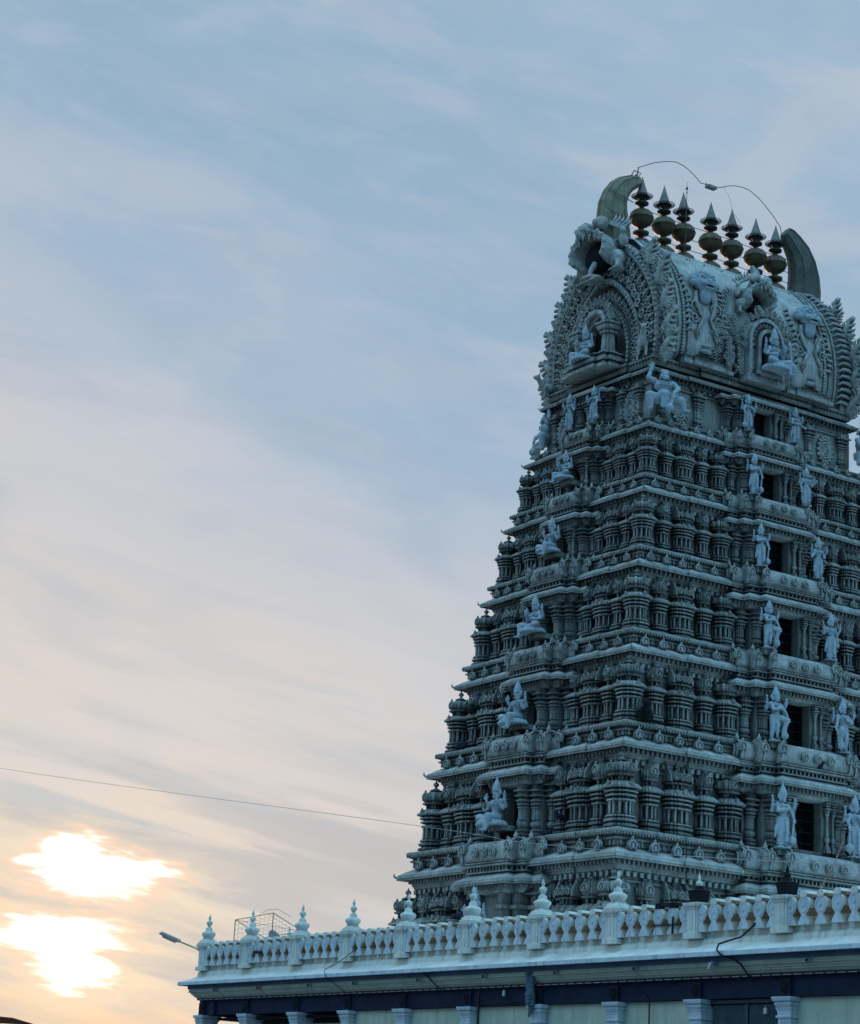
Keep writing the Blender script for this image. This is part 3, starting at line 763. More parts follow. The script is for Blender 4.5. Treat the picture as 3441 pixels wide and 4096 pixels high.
for y in (-2.2, -1.35, 1.35, 2.2): inst('pilaster', pm, tower, T(-(LIPA[0]-.22), y, 23.9, -PI/2, (.7, .9, 1)))

# dragon heads (gable top and long side), remeshed so that each is one surface
def dragon():
    mb = MB()   # faces -Y, jaws wide open; origin in the mouth; about 1.9 wide
    for k in range(21):     # upper jaw as a thick flaring hood
        a = R(-30+k*240/20); c_, s_ = math.cos(a), math.sin(a)
        mb.cap((.52*c_, .3, .50*s_+.1), .2, (.70*c_, -.35, .62*s_+.16), .13, 8); mb.cap((.70*c_, -.35, .62*s_+.16), .13, (.80*c_, -.72, .62*s_+.24), .08, 8)
        if k % 2: mb.ell((.83*c_, -.74, .66*s_+.25), (.09, .07, .09))
        if 4 < k < 16: mb.tube([(.72*c_, -.70, .56*s_+.22), (.66*c_, -.76, .36*s_+.2)], [.06, .012], 6)
    mb.cap((0, -.2, .85), .24, (0, -.95, .86), .17); mb.cap((0, -.95, .86), .17, (0, -1.08, .70), .14)
    for sx in (-1, 1):
        mb.ell((sx*.13, -1.08, .86), (.1, .1, .1)); mb.ell((sx*.36, -.50, 1.14), (.24, .26, .24)); mb.ell((sx*.36, -.68, 1.16), (.15, .14, .15))
        for q in (-.40, -.56): mb.tube([(sx*.36+.26*math.cos(a*PI/6), q, 1.15+.26*math.sin(a*PI/6)) for a in range(13)], .03, 6)
        for q in range(3): mb.tube([(sx*(.10+.14*q), -.98+.14*q, .72), (sx*(.10+.14*q), -1.02+.14*q, .42)], [.07, .012], 7)
        mb.ell((sx*.80, .0, -.15), (.22, .40, .34)); mb.ell((sx*.92, .05, .5), (.12, .2, .26)); mb.ell((sx*.95, -.02, .85), (.12, .1, .13))
        for q in range(4): mb.tube([(sx*(.85+.05*q), .1-.12*q, -.3), (sx*(.95+.05*q), .05-.14*q, -.6), (sx*.82, -.1-.14*q, -.72)], [.09, .07, .02], 6)
        for q in range(6): mb.tube([(sx*(.2+.13*q), .0, 1.3-.08*q), (sx*(.28+.17*q), .12, 1.62-.11*q), (sx*(.16+.2*q), .2, 1.92-.13*q)], [.09, .06, .01], 6)
    mb.ell((0, -.45, -.78), (.42, .42, .13))
    for q in range(9): mb.tube([(-.32+.08*q, -.55, -.78), (-.36+.09*q, -.86, -1.0)], [.05, .02], 6)
    mb.tube([(0, .1, -.1), (.04, -.35, -.15), (.10, -.6, -.5), (.12, -.7, -.9)], [.16, .13, .1, .04], 8)
    return mb
DR = remeshed(dragon(), 'dragon_head', STONE2, .028, 1)
inst('dragon_head', DR, tower, Matrix.Translation((-4.38, 0, 30.05)) @ Matrix.Rotation(-PI/2, 4, 'Z') @ Matrix.Diagonal((1.1, .95, .98, 1)))
inst('dragon_head', DR, tower, Matrix.Translation((0, -2.62, 28.85)) @ Matrix.Diagonal((.72, .72, .72, 1)))
for M_, s_ in ((Matrix.Translation((-4.2, 0, 30.0)), 1), (None, 0)):
    if M_ is None: continue
mb = MB(); mb.ell((-4.55, 0, 30.15), (.3, .60, .52)); mb.build('dragon_mouth', BLACKP, tower)  # black body between the jaws stands in for the shade of the mouth
mb = MB(); mb.ell((0, -2.50, 28.92), (.38, .3, .38)); mb.build('dragon_mouth', BLACKP, tower)
mb = MB()
mb.cap((0, -1.75, 29.4), .42, (0, -2.3, 29.15), .4)
for k in range(24):
    a = rng.uniform(0, 2*PI); mb.ell((math.cos(a)*.5, -2.25+rng.uniform(-.3, .1), 29.0+.5*math.sin(a)), (.12, .12, .12), n=6, m=4)
for sx in (-1, 1):
    for q in range(7): leaf(mb, Matrix.Translation(onroof(sx*(.75+.1*q), 29.35-.2*q)+V((0, -.08, 0))) @ Matrix.Rotation(sx*(2.2-.12*q), 4, 'Y'), .4, 3)
mb.build('dragon_neck', STONE2, tower)
def horn(mb, pts, w0, w1, d0, d1, Mx):
    rs = []; n = len(pts)
    for i, (x, z) in enumerate(pts):
        t = i/(n-1); a = pts[min(i+1, n-1)]; b = pts[max(i-1, 0)]; tx, tz = a[0]-b[0], a[1]-b[1]; L = math.hypot(tx, tz); nx, nz = tz/L, -tx/L
        w = w0*(1-t**1.5)+w1*t**1.5; d = d0*(1-t**2)+d1*t**2
        ring = []
        for (u, v) in ((-1, -.55), (-.55, -1), (.55, -1), (1, -.55), (1.12, 0), (1, .55), (.55, 1), (-.55, 1), (-1, .55), (-1.12, 0)):
            ring.append(Mx @ V((x+nx*u*w, v*d, z+nz*u*w)))
        rs.append(ring)
    mb.rings(rs)
    for j in (0, 1, 2, 3, 4, 5, 9): mb.tube([r_[j] for r_ in rs], .035*w0, 5)
mb = MB()
P1 = [(-3.92, 30.8), (-3.98, 31.3), (-4.05, 31.8), (-4.05, 32.2), (-3.98, 32.5), (-3.82, 32.8), (-3.58, 33.07), (-3.28, 33.28), (-2.95, 33.42)]
horn(mb, P1, .58, .15, .36, .16, Matrix.Identity(4))
for k in (2, 4): 
    x, z = P1[k]; mb.tube([(x-.6+.03*k, -.4, z+.05), (x+.5, -.42, z-.15)], .02, 5)
for v_ in (-.8, -.3, .3, .8):
    for sg, sd_ in ((-1, .57), (1, .57)):
        pass
h1 = mb.build('roof_horn', HORN, tower)
mb = MB()
P2 = [(4.75, 31.0), (4.8, 31.5), (4.78, 32.0), (4.68, 32.45), (4.48, 32.85), (4.2, 33.15), (3.98, 33.38), (3.86, 33.47)]
horn(mb, P2, .62, .2, .42, .18, Matrix.Identity(4))
mb.build('roof_horn', HORND, tower)
mb = MB(); horn(mb, [(.05, 29.3), (.18, 29.6), (.2, 29.9), (.12, 30.15), (-.02, 30.32)], .3, .05, .14, .06, Matrix.Translation((0, -2.55, 0))); mb.build('small_horn', LIGHTST, tower)
# blue lion faces on the roof flank
def face_mesh():
    mb = MB()
    mb.ell((0, 0, 0), (.30, .26, .34)); mb.ell((0, -.2, -.05), (.09, .12, .12)); mb.ell((0, -.14, -.25), (.15, .12, .08))
    for sx in (-1, 1):
        mb.ell((sx*.12, -.2, .09), (.075, .07, .06)); mb.tube([(sx*.03, -.25, .15), (sx*.13, -.26, .2), (sx*.23, -.17, .14)], .03, 6)
        mb.ell((sx*.15, -.18, -.1), (.1, .1, .09)); mb.ell((sx*.32, -.02, .0), (.06, .08, .12))
        mb.cap((sx*.03, -.24, -.14), .05, (sx*.16, -.2, -.13), .035)
    mb.cap((-.12, -.2, -.25), .04, (.12, -.2, -.25), .04); 
    mb.cap((0, -.02, -.28), .17, (0, .06, -.5), .19)
    for k in range(11): a = R(-10+k*20); mb.ell((.35*math.cos(a), .03, .34*math.sin(a)+.04), (.1, .12, .1))
    return remeshed(mb, 'lion_face', BLUE, .018, 1)
FACE = face_mesh()
for x in (-2.15, 2.55):
    p = onroof(x, 29.05)
    o = inst('lion_face', FACE, tower, Matrix.Translation((p.x, p.y-.25, 29.08)) @ Matrix.Rotation(-.15, 4, 'X') @ Matrix.Diagonal((1.3, 1.15, 1.05, 1)))
    m = MB(); m.ell((0, -.235, -.195), (.10, .05, .035), n=12, m=6); m.build('open_mouth', BLACKP, o)

# ------------------------------------------------------------------ kalasha finials on the ridge
def kal(k):
    s_, b_, c_ = MB(), MB(), MB()
    b_.lathe([(.40, -.28), (.42, .0), (.38, .16), (.24, .28), (.10, .33), (.085, .42)], n=24)
    b_.lathe([(.085, .40), (.12, .44), (.27, .48), (.28, .56), (.12, .61), (.09, .68)], n=20)
    s_.lathe([(.09, .66), (.12, .74), (.24, .79), (.35, .88), (.405, .99), (.415, 1.06), (.43, 1.07), (.43, 1.10), (.415, 1.11), (.385, 1.24), (.29, 1.34), (.13, 1.40), (.09, 1.44), (.08, 1.52)], n=28)
    c_.lathe([(.08, 1.5), (.12, 1.53), (.235, 1.58), (.24, 1.64), (.12, 1.69), (.09, 1.74), (.15, 1.80), (.17, 1.85)], n=20)
    for q in range(20):
        a = 2*PI*q/20; M = Matrix.Rotation(a, 4, 'Z')
        c_.tube([M @ V((.15, -.02, 1.84)), M @ V((.34, -.045, 1.87)), M @ V((.375, 0, 1.89)), M @ V((.34, .045, 1.87)), M @ V((.15, .02, 1.84))], .014, 4)
    c_.lathe([(.26, 1.84), (.27, 1.86), (.24, 1.88), (.2, 1.92)], n=20)
    t_ = MB(); t_.lathe([(.2, 1.90), (.205, 1.94), (.10, 2.28), (.03, 2.52), (.006, 2.62)], n=20)
    return s_, b_, c_, t_
KM = [m.mesh(n, mt) for m, n, mt in zip(kal(0), ('pot', 'foot', 'collar', 'spire'), (BRASS, BRASS, BRASSD, SPIRE))]
# dark feet rings for contrast
KL = ['brass pot finial beside the near horn, first of the seven on the ridge', 'second brass pot finial from the near horn on the tower ridge', 'brass pot finial behind the thin lightning rod, third from the near horn',
      'middle brass pot finial of the seven on the tower ridge', 'fifth brass pot finial from the near horn, just right of the middle one', 'sixth brass pot finial, behind the small pale horn of the roof flank', 'brass pot finial nearest the far horn, last of the ridge row']
for k, x in enumerate((-2.78, -1.77, -.87, .33, 1.32, 2.44, 3.38)):
    e = empty('pot_finial', (x, 0, 31.02), k*.7); tag(e, KL[k], 'roof finial', 'brass pot finials along the tower ridge')
    e.rotation_euler = (rng.uniform(-.02, .02), rng.uniform(-.025, .025), k*.7)
    for m in KM: inst(m.name.split('.')[0], m, e)
mb = MB()
for z_, zz in ((31.95, 0), (32.45, .1), (31.55, 0)):
    mb.tube([(x, .02, z_+.02*math.sin(x*2)) for x in (-2.78, -1.77, -.87, .33, 1.32, 2.44, 3.38, 4.15)], .012, 5)
tag(mb.build('tie_wire', IRON), 'thin iron tie wires linking the brass finials to each other', 'wire')
mb = MB(); mb.tube([(-1.12, -.35, 31.1), (-1.09, -.35, 32.5), (-1.07, -.35, 33.85)], [.018, .016, .006], 6); mb.ell((-1.07, -.35, 33.6), (.04, .04, .07), n=8, m=6); mb.ell((-1.07, -.35, 33.45), (.025, .025, .05), n=8, m=6)
tag(mb.build('lightning_rod', BRASS), 'thin lightning rod standing in front of the third finial', 'lightning rod')
# arching cable with a small lamp between the horns
wl = tag(empty('cable_lamp', (0, 0, 0)), 'small lamp hung on a thin cable arching high between both horns', 'lamp')
mb = MB(); mb.tube([(-2.97, 0, 33.94), (-2.3, 0, 34.32), (-1.78, 0, 34.53), (-1.29, 0, 34.66), (-.95, 0, 34.62), (-.7, 0, 34.53), (-.4, 0, 34.37), (-.16, 0, 34.2), (.1, 0, 34.22), (.33, 0, 34.22), (.75, 0, 34.30), (1.1, 0, 34.46), (1.44, 0, 34.57), (1.8, 0, 34.62), (2.13, 0, 34.6), (2.55, 0, 34.44), (2.93, 0, 34.2), (3.3, 0, 33.92), (3.65, 0, 33.59), (3.70, 0, 33.21)], .014, 5)
mb.tube([(.9, 0, 34.35), (1.15, 0, 34.1), (1.3, 0, 33.8), (1.3, 0, 33.6), (1.75, 0, 33.2)], .006, 4)
mb.build('cable', IRON, wl)
mb = MB(); mb.box((.33, 0, 34.18), (.40, .22, .09)); mb.lathe([(.02, 0), (.03, .05), (.01, .1)], (.1, 0, 34.2), 6); mb.build('lamp_head', LAMPG, wl)
mb = MB(); mb.tube([(-3.05, 0, 33.4), (-3.0, 0, 33.7), (-2.97, 0, 33.95)], .02, 5); mb.tube([(-3.3, 0, 33.5), (-3.15, 0, 33.78), (-2.85, 0, 33.75), (-3.0, 0, 33.55)], .02, 5); mb.tube([(-3.02, -.1, 33.5), (-3.0, .1, 33.7)], .03, 5)
mb.build('bracket', IRON, wl)

# ------------------------------------------------------------------ statues
def hand(mb, p, d, n=V((0, -1, 0)), s=1.0, curl_=.4):
    """palm and five fingers at p pointing along d"""
    p = V(p); d = V(d).normalized(); n = V(n); n = (n-d*n.dot(d)).normalized(); sd = d.cross(n)
    mb.cap(p, .038*s, p+d*.07*s, .042*s, 8)
    for k, L in enumerate((.075, .085, .08, .062)):
        b = p + d*.085*s + sd*(k-1.5)*.03*s; m_ = b+d*L*.55*s; e = m_+(d*(1-curl_)+n*curl_).normalized()*L*.55*s
        mb.cap(b, .017*s, m_, .016*s, 6); mb.cap(m_, .016*s, e, .012*s, 6)
    b = p+d*.03*s-sd*.045*s; e = b+(d*.5-sd*.8)*.05*s; mb.cap(b, .018*s, e, .016*s, 6); mb.cap(e, .016*s, e+d*.035*s, .012*s, 6)
def head(mb, c, s=1.0, crown=.42, yaw=0, wide=1.0):
    M = Matrix.Translation(c) @ Matrix.Rotation(yaw, 4, 'Z') @ Matrix.Diagonal((s, s, s, 1))
    E = lambda p, r: mb.ell(M @ V(p), tuple(q*s for q in r), n=12, m=8)
    E((0, 0, 0), (.105, .115, .14)); E((0, -.115, -.015), (.02, .032, .036)); E((0, -.10, -.065), (.04, .022, .014)); E((0, -.09, -.115), (.04, .04, .03))
    for sx in (-1, 1):
        E((sx*.042, -.098, .022), (.025, .02, .014)); E((sx*.045, -.10, .05), (.032, .018, .010)); E((sx*.108, .0, -.01), (.022, .035, .055)); E((sx*.125, -.01, -.10), (.03, .03, .04))
    if crown:
        pr = [(.125, .06), (.14, .08), (.135, .12), (.115, .13), (.13, .17), (.12, .22), (.10, .23), (.11, .27), (.09, .32), (.07, .33), (.075, .36), (.05, .42), (.03, .44), (.035, .47), (.008, .56)]
        k = crown/.5
        mb.lathe([(r*s*wide, (.06+(z-.06)*k)*s) for r, z in pr], c, 14)
        for sx in (-1, 1): mb.ell(M @ V((sx*.15, .03, .03)), (.035*s, .05*s, .09*s))
def torso(mb, pel, ch, nk, s=1.0, fem=False, fat=1.0):
    pel, ch, nk = V(pel), V(ch), V(nk)
    mid = pel.lerp(ch, .5)
    mb.ell(pel, (.19*s*fat, .15*s*fat, .14*s)); mb.cap(pel, .15*s*fat, mid+V((0, -.01, 0)), .125*s*fat); mb.cap(mid, .125*s*fat, ch, .15*s*fat)
    mb.ell(ch, (.22*s*fat, .145*s*fat, .17*s)); mb.cap(ch+V((0, .02, .08*s)), .1*s, nk, .06*s)
    for sx in (-1, 1): mb.ell(ch+V((sx*.09*s, -.10*s, .0)), (.085*s, .07*s, .08*s) if fem else (.1*s, .06*s, .07*s))
    # necklaces, belt
    for r_, z_ in ((.13, .10), (.16, .04)):
        mb.tube([ch+V((r_*s*math.cos(a*PI/8), -.09*s+.1*s*math.sin(a*PI/8)-.04*s, z_*s-.06*s*max(0, -math.sin(a*PI/8)))) for a in range(17)], .018*s, 6)
    mb.tube([pel+V((.19*s*fat*math.cos(a*PI/8), .15*s*fat*math.sin(a*PI/8), .07*s)) for a in range(17)], .03*s, 6)
def limb(mb, pts, rads, band=True):
    mb.chain(pts, rads)
    if band:
        for i in (1, 2):
            if i < len(pts):
                p = V(pts[i]); q = V(pts[i-1]); c = q.lerp(p, .82 if i == 2 else .35); t = (p-q).normalized()
                a = t.cross(V((0, 1, 0)) if abs(t.y) < .9 else V((1, 0, 0))).normalized(); b_ = t.cross(a); rr = rads[i]*1.15 if i == 2 else rads[0]*1.02
                mb.tube([c+(a*math.cos(k*PI/5)+b_*math.sin(k*PI/5))*rr for k in range(11)], rads[-1]*.38, 5)
def club(mb, p, q, s=1.0):
    mb.cap(p, .03*s, q, .05*s); mb.ell(q, (.13*s, .13*s, .14*s)); q = V(q); mb.cap(q, .06*s, q+V((0, 0, -.18*s)), .025*s)
    for k in range(8): mb.ell(q+V((.1*s*math.cos(k*PI/4), .1*s*math.sin(k*PI/4), 0)), (.04*s, .04*s, .11*s))
def skirt(mb, z0, z1, r0, r1, cx=0, n=8, sy=.75):
    pr = []
    for k in range(n):
        t0 = k/n; t1 = (k+.85)/n; z_a = z0+(z1-z0)*t0; z_b = z0+(z1-z0)*t1; ra = r0+(r1-r0)*t0; rb = r0+(r1-r0)*t1
        pr += [(ra, z_a), (rb+.022, z_b)]
    pr.append((r1*.8, z1))
    mb.lathe(pr[::-1] if z1 < z0 else pr, (cx, 0, 0), 20, sy=sy, wob=.03, lob=10)
def st_standing(kind):
    mb = MB()
    sway = .05 if kind in ('sway', 'lady') else 0
    pel = (sway, 0, .86); ch = (-.01, -.01, 1.22); nk = (0, 0, 1.42)
    fem = kind == 'lady'
    torso(mb, pel, ch, nk, 1.0, fem); head(mb, (0, -.01, 1.55), 1.0, .42, .15 if kind != 'legup' else -.2)
    if kind == 'legup':
        limb(mb, [(-.1, 0, .86), (-.13, -.02, .48), (-.14, .03, .10)], [.13, .1, .062], False)
        limb(mb, [(.11, -.02, .86), (.27, -.30, .76), (.2, -.16, .36)], [.135, .1, .065], False)
        mb.cap((-.14, .02, .06), .06, (-.18, -.17, .035), .035); mb.cap((.2, -.16, .33), .06, (.22, -.33, .30), .035)
        mb.tube([(-.02, -.1, .8), (-.0, -.16, .6), (-.02, -.12, .35), (0, -.1, .15)], [.05, .07, .06, .03], 8)
        skirt(mb, .92, .62, .19, .2, 0, 3)
        club(mb, (.34, -.25, .82), (.24, -.22, .22), .9)
        mb.tube([(.42, -.1, .95), (.36, -.2, .7), (.3, -.16, .45), (.26, -.1, .12)], [.05, .06, .05, .03], 8)
    else:
        for sx in (-1, 1):
            limb(mb, [(sx*.1, 0, .86), (sx*.11+sway*.5, -.03, .48), (sx*.1, .02, .08)], [.14, .105, .07], False)
            mb.cap((sx*.1, .0, .06), .06, (sx*.14, -.19, .035), .04)
        skirt(mb, .93, .10, .2, .16 if not fem else .2, sway*.3, 9)
        mb.tube([(0, -.16, .9), (.01, -.2, .6), (0, -.19, .2)], [.05, .045, .06], 8)
        mb.tube([(.17, -.03, .9), (.24, 0, .6), (.25, .02, .3)], [.04, .05, .03], 8); mb.tube([(-.17, -.03, .9), (-.25, 0, .6), (-.27, .02, .32)], [.04, .05, .03], 8)
        if kind == 'club': club(mb, (.34, -.14, .95), (.30, -.1, .27), 1.0)
    # four arms
    SL, SR = (-.2, 0, 1.33), (.2, 0, 1.33)
    if kind == 'legup':
        a1 = [SL, (-.27, -.18, 1.1), (-.06, -.24, 1.14)]; a2 = [SR, (.33, -.12, 1.1), (.40, -.18, .88)]
    elif kind == 'lady':
        a1 = [SL, (-.36, .0, 1.08), (-.44, -.12, 1.25)]; a2 = [SR, (.31, .02, 1.03), (.30, -.05, .75)]
    elif kind == 'sway':
        a1 = [SL, (-.31, -.08, 1.05), (-.12, -.22, 1.02)]; a2 = [SR, (.34, -.04, 1.06), (.46, -.1, .98)]
    else:
        a1 = [SL, (-.3, -.12, 1.12), (-.04, -.22, 1.18)]; a2 = [SR, (.34, -.06, 1.1), (.33, -.14, .95)]
    limb(mb, a1, [.075, .06, .042]); limb(mb, a2, [.075, .06, .042])
    hand(mb, a1[2], V(a1[2])-V(a1[1])); hand(mb, a2[2], V(a2[2])-V(a2[1]) if kind != 'club' else V((0, -.2, -1)))
    for sx in (-1, 1):
        e = (sx*.38, .06, 1.12); w = (sx*(.44 if kind != 'lady' else .42), -.06, 1.33)
        limb(mb, [(sx*.18, .03, 1.34), e, w], [.07, .055, .04]); hand(mb, w, (sx*.1, 0, 1), (-sx, -.3, 0), 1.0, .15)
        t = V(w)+V((sx*.02, 0, .12))
        mb.cap(t, .02, t+V((0, 0, .05)), .02)
        for q in (-1, 0, 1): mb.cap(t+V((0, 0, .04)), .016, t+V((q*.05, 0, .13)), .014)
    mb.ell((0, 0, .015), (.3, .25, .04))
    return mb
def st_seated(kind):
    mb = MB()   # seat plane z=0, front -Y, one leg hanging
    torso(mb, (0, 0, .15), (0, -.01, .52), (0, 0, .72), 1.0, kind == 'lady'); head(mb, (0, -.015, .86), 1.0, .46)
    limb(mb, [(-.11, -.02, .14), (-.42, -.28, .15), (-.05, -.36, .07)], [.14, .11, .065], False); mb.cap((-.05, -.36, .06), .05, (.10, -.36, .05), .035)
    limb(mb, [(.11, -.03, .13), (.22, -.45, .12), (.2, -.50, -.24)], [.14, .11, .065], False); mb.cap((.2, -.5, -.27), .055, (.22, -.68, -.30), .035)
    # pleated seat cloth
    pr = [(.40, .02), (.46, -.02), (.50, -.12), (.42, -.14), (.2, -.1)]
    mb.lathe(pr, (-.03, -.12, .02), 40, sy=.85, wob=.05, lob=20)
    for sx in (-1, 1):
        e = (sx*.36, -.04, .40); w = (sx*.30, -.2, .62) if sx > 0 else (-.28, -.24, .34)
        limb(mb, [(sx*.2, 0, .63), e, w], [.075, .06, .042]); hand(mb, w, (0, -.15, 1) if sx > 0 else (.6, -.5, .1))
        e = (sx*.38, .05, .46); w = (sx*.43, -.05, .68)
        limb(mb, [(sx*.18, .03, .64), e, w], [.07, .055, .04]); hand(mb, w, (0, 0, 1), (-sx, -.3, 0), 1.0, .1); mb.cap(V(w)+V((0, 0, .1)), .025, V(w)+V((0, 0, .2)), .03)
    return mb
def st_giant():
    mb = MB()   # crouching giant holding up the cornice with one hand, club in the other; feet at z=0
    torso(mb, (0, .0, .52), (-.02, -.02, .92), (0, -.03, 1.12), 1.15, False, 1.2)
    mb.ell((0, -.1, .62), (.24, .2, .18))
    limb(mb, [(-.15, 0, .5), (-.50, -.22, .52), (-.46, -.2, .12)], [.18, .14, .085], False); mb.cap((-.46, -.2, .07), .075, (-.5, -.42, .045), .05)
    limb(mb, [(.15, 0, .5), (.50, -.25, .42), (.62, -.22, .1)], [.18, .14, .085], False); mb.cap((.62, -.22, .07), .075, (.72, -.42, .045), .05)
    head(mb, (0, -.08, 1.26), 1.15, 0)
    for k in range(26):
        a = rng.uniform(0, 2*PI); e = rng.uniform(.1, 1.5); mb.ell((.15*math.cos(a)*math.cos(e), -.03+.14*math.sin(a)*math.cos(e), 1.30+.16*math.sin(e)), (.05, .05, .045), n=8, m=6)
    mb.ell((0, -.20, 1.16), (.10, .06, .08)); 
    for sx in (-1, 1): mb.tube([(0, -.23, 1.21), (sx*.08, -.22, 1.19), (sx*.15, -.17, 1.23)], [.025, .025, .01], 6)
    limb(mb, [(-.26, 0, 1.06), (-.50, -.02, 1.18), (-.40, .0, 1.50)], [.10, .08, .055]); hand(mb, (-.40, 0, 1.5), (.2, 0, 1), (0, -1, 0), 1.3)
    limb(mb, [(.26, 0, 1.05), (.42, -.2, .82), (.24, -.38, .62)], [.10, .08, .055]); hand(mb, (.24, -.38, .62), (-.3, -.3, -1), (0, -1, 0), 1.3)
    mb.cap((.28, -.36, .72), .035, (.10, -.46, .14), .055); mb.ell((.09, -.46, .08), (.13, .13, .14)); mb.cap((.09, -.46, .0), .05, (.06, -.48, -.14), .02)
    for q in range(7): mb.tube([(-.12+.04*q, -.24, .5), (-.14+.047*q, -.26, .15)], [.03, .022], 6)
    skirt(mb, .62, .42, .27, .25, 0, 3, .85)
    return mb
def st_veena():
    mb = st_seated('lady')
    mb.cap((.48, -.35, -.05), .03, (.52, -.2, .95), .03); mb.ell((.47, -.38, .02), (.14, .12, .17)); mb.ell((.53, -.18, .85), (.07, .06, .08))
    return mb
VX = .0165
STA = {k: remeshed(st_standing(k), 'standing_figure', BLUE, VX, 1) for k in ('club', 'legup', 'sway', 'lady')}
SEAT = {k: remeshed(st_seated(k), 'seated_figure', BLUE, VX, 1) for k in ('man', 'lady')}
GIANT = remeshed(st_giant(), 'giant_figure', BLUE, .018, 1)
VEENA = remeshed(st_veena(), 'musician_figure', BLUE, VX, 1)
# a painted top surface needs a footing: each statue is one continuous mesh
ordn = ['lowest', 'second lowest', 'third lowest', 'third highest', 'second highest', 'topmost']
def statue(me, loc, rz, sc_, label, grp, mirror=False, name='statue'):
    o = inst(name, me, None); o.location = loc; o.rotation_euler = (0, 0, rz); o.scale = (-sc_[0] if mirror else sc_[0], sc_[1], sc_[2])
    return tag(o, label, 'statue', grp)
guards = [  # x, y, feet z, height, pose, mirror, text
 (-1.03, -3.62, 23.98, 1.30, 'club', 1, 'pale blue standing statue left of the topmost window, arm folded on chest'),
 (1.05, -3.62, 24.02, 1.28, 'sway', 0, 'pale blue standing statue right of the topmost window'),
 (-1.12, -4.05, 21.74, 1.42, 'club', 0, 'pale blue statue with club left of the second highest window'),
 (1.14, -4.05, 21.80, 1.38, 'lady', 1, 'pale blue standing statue right of the second highest window'),
 (-1.26, -4.55, 19.25, 1.45, 'club', 0, 'slim pale blue statue left of the third highest window, staff beside it'),
 (1.22, -4.55, 19.30, 1.42, 'sway', 1, 'pale blue statue right of the third highest window, hand raised with flame'),
 (-1.34, -5.05, 16.53, 1.58, 'legup', 0, 'pale blue statue with bent knee left of the third lowest window'),
 (1.30, -5.05, 16.58, 1.56, 'lady', 0, 'pale blue female statue right of the third lowest window'),
 (-1.46, -5.52, 13.55, 1.78, 'legup', 0, 'pale blue statue with raised leg leaning on club left of the second lowest window'),
 (1.36, -5.52, 13.58, 1.78, 'legup', 1, 'pale blue dancing statue right of the second lowest window'),
 (-1.58, -6.0, 10.28, 1.98, 'club', 0, 'tall pale blue guardian statue with club left of the lowest window'),
 (1.40, -6.0, 10.33, 1.97, 'club', 1, 'tall pale blue guardian statue at the right picture edge by the lowest window')]
for x, y, z, h, pose, mir, txt in guards:
    k = h/2.03
    statue(STA[pose], (x, y, z), rng.uniform(-.06, .06), (k*1.05, k, k), txt, 'guardian statues beside the windows', mir)
    m = MB(); m.box((x, y+.16, z-.1), (.42*k, .5*k, .2)); m.build('statue_footing', STONE, tower)
seats = [(-5.60, 22.22, 1.02), (-6.05, 19.70, 1.22), (-6.58, 16.98, 1.28), (-7.12, 14.0, 1.42), (-7.75, 10.80, 1.48), (-8.35, 7.30, 1.58)]
stx = ['topmost pale blue seated statue on the narrow face, just below the standing pair', 'pale blue seated statue on the narrow face, second from the top of its column', 'pale blue seated statue on the narrow face, third from the top, cloth spread below it',
       'pale blue seated statue with big ears, fourth down its column', 'large pale blue seated statue on the narrow face, second from the bottom of its column', 'lowest pale blue seated statue on the narrow face, half hidden behind the balustrade']
for k, (x, z, h) in enumerate(seats):
    q = h/1.44
    statue(SEAT['man'], (x, 0, z), -PI/2, (q*1.05, q*1.05, q), stx[k], 'seated statues up the narrow face', k in (0, 2))
    m = MB(); m.box((x+.40, 0, z-.16), (.85, .7*q, .16)); m.build('statue_footing', STONE, tower)
for y, z, p, t in ((-.74, 24.0, 'club', 'pale blue standing statue under the gable, nearer the corner giant'), (.54, 24.05, 'sway', 'pale blue standing statue on the narrow face nearer the left edge')):
    statue(STA[p], (-5.12, y, z), -PI/2, (.68, .68, .66), t, 'standing statues below the gable')
statue(SEAT['man'], (-5.0, -.02, 26.42), -PI/2, (.9, .9, .92), 'pale blue seated statue in the gable niche below the dragon head', 'seated statues of the crowning roof', True)
statue(VEENA, (.08, -3.6, 26.40), .1, (1.05, 1.05, 1.08), 'pale blue seated statue playing a long lute in the roof flank niche', 'seated statues of the crowning roof')
statue(GIANT, (-4.25, -3.2, 23.92), -.42, (1.02, 1.02, 1.0), 'pale blue crouching giant with club on the near corner under the top cornice', 'crouching giants at the corners', False, 'giant_statue')
statue(GIANT, (-4.33, 2.82, 23.92), -PI*.66, (.98, .98, .98), 'crouching giant holding up the cornice at the left corner against the sky', 'crouching giants at the corners', True, 'giant_statue')
statue(GIANT, (4.55, -3.1, 23.92), .35, (1.0, 1.0, 1.0), 'crouching giant at the right picture edge, knee pointing left', 'crouching giants at the corners', True, 'giant_statue')
# little calf-like beast under the leaves at the foot of the gable
mb = MB()
mb.ell((0, 0, .42), (.16, .34, .17)); mb.cap((0, -.28, .48), .11, (0, -.42, .72), .08); mb.ell((0, -.48, .76), (.08, .14, .09))
for sx in (-1, 1):
    for y in (-.22, .24): mb.cap((sx*.09, y, .38), .075, (sx*.1, y+.02, .18), .045); mb.cap((sx*.1, y+.02, .18), .045, (sx*.1, y-.02, .03), .04)
    mb.cap((sx*.06, -.42, .84), .03, (sx*.12, -.4, .95), .012)
mb.tube([(0, .3, .5), (0, .42, .62), (.02, .5, .5)], .03, 6)
BE = remeshed(mb, 'carved_beast', STONE2, .02, 1)
o = inst('carved_beast', BE, tower, T(-4.35, 2.72, 25.82, -PI*.6, 1.0)); o = inst('carved_beast', BE, tower, T(-4.45, -2.3, 26.0, -PI*.2, 1.15))

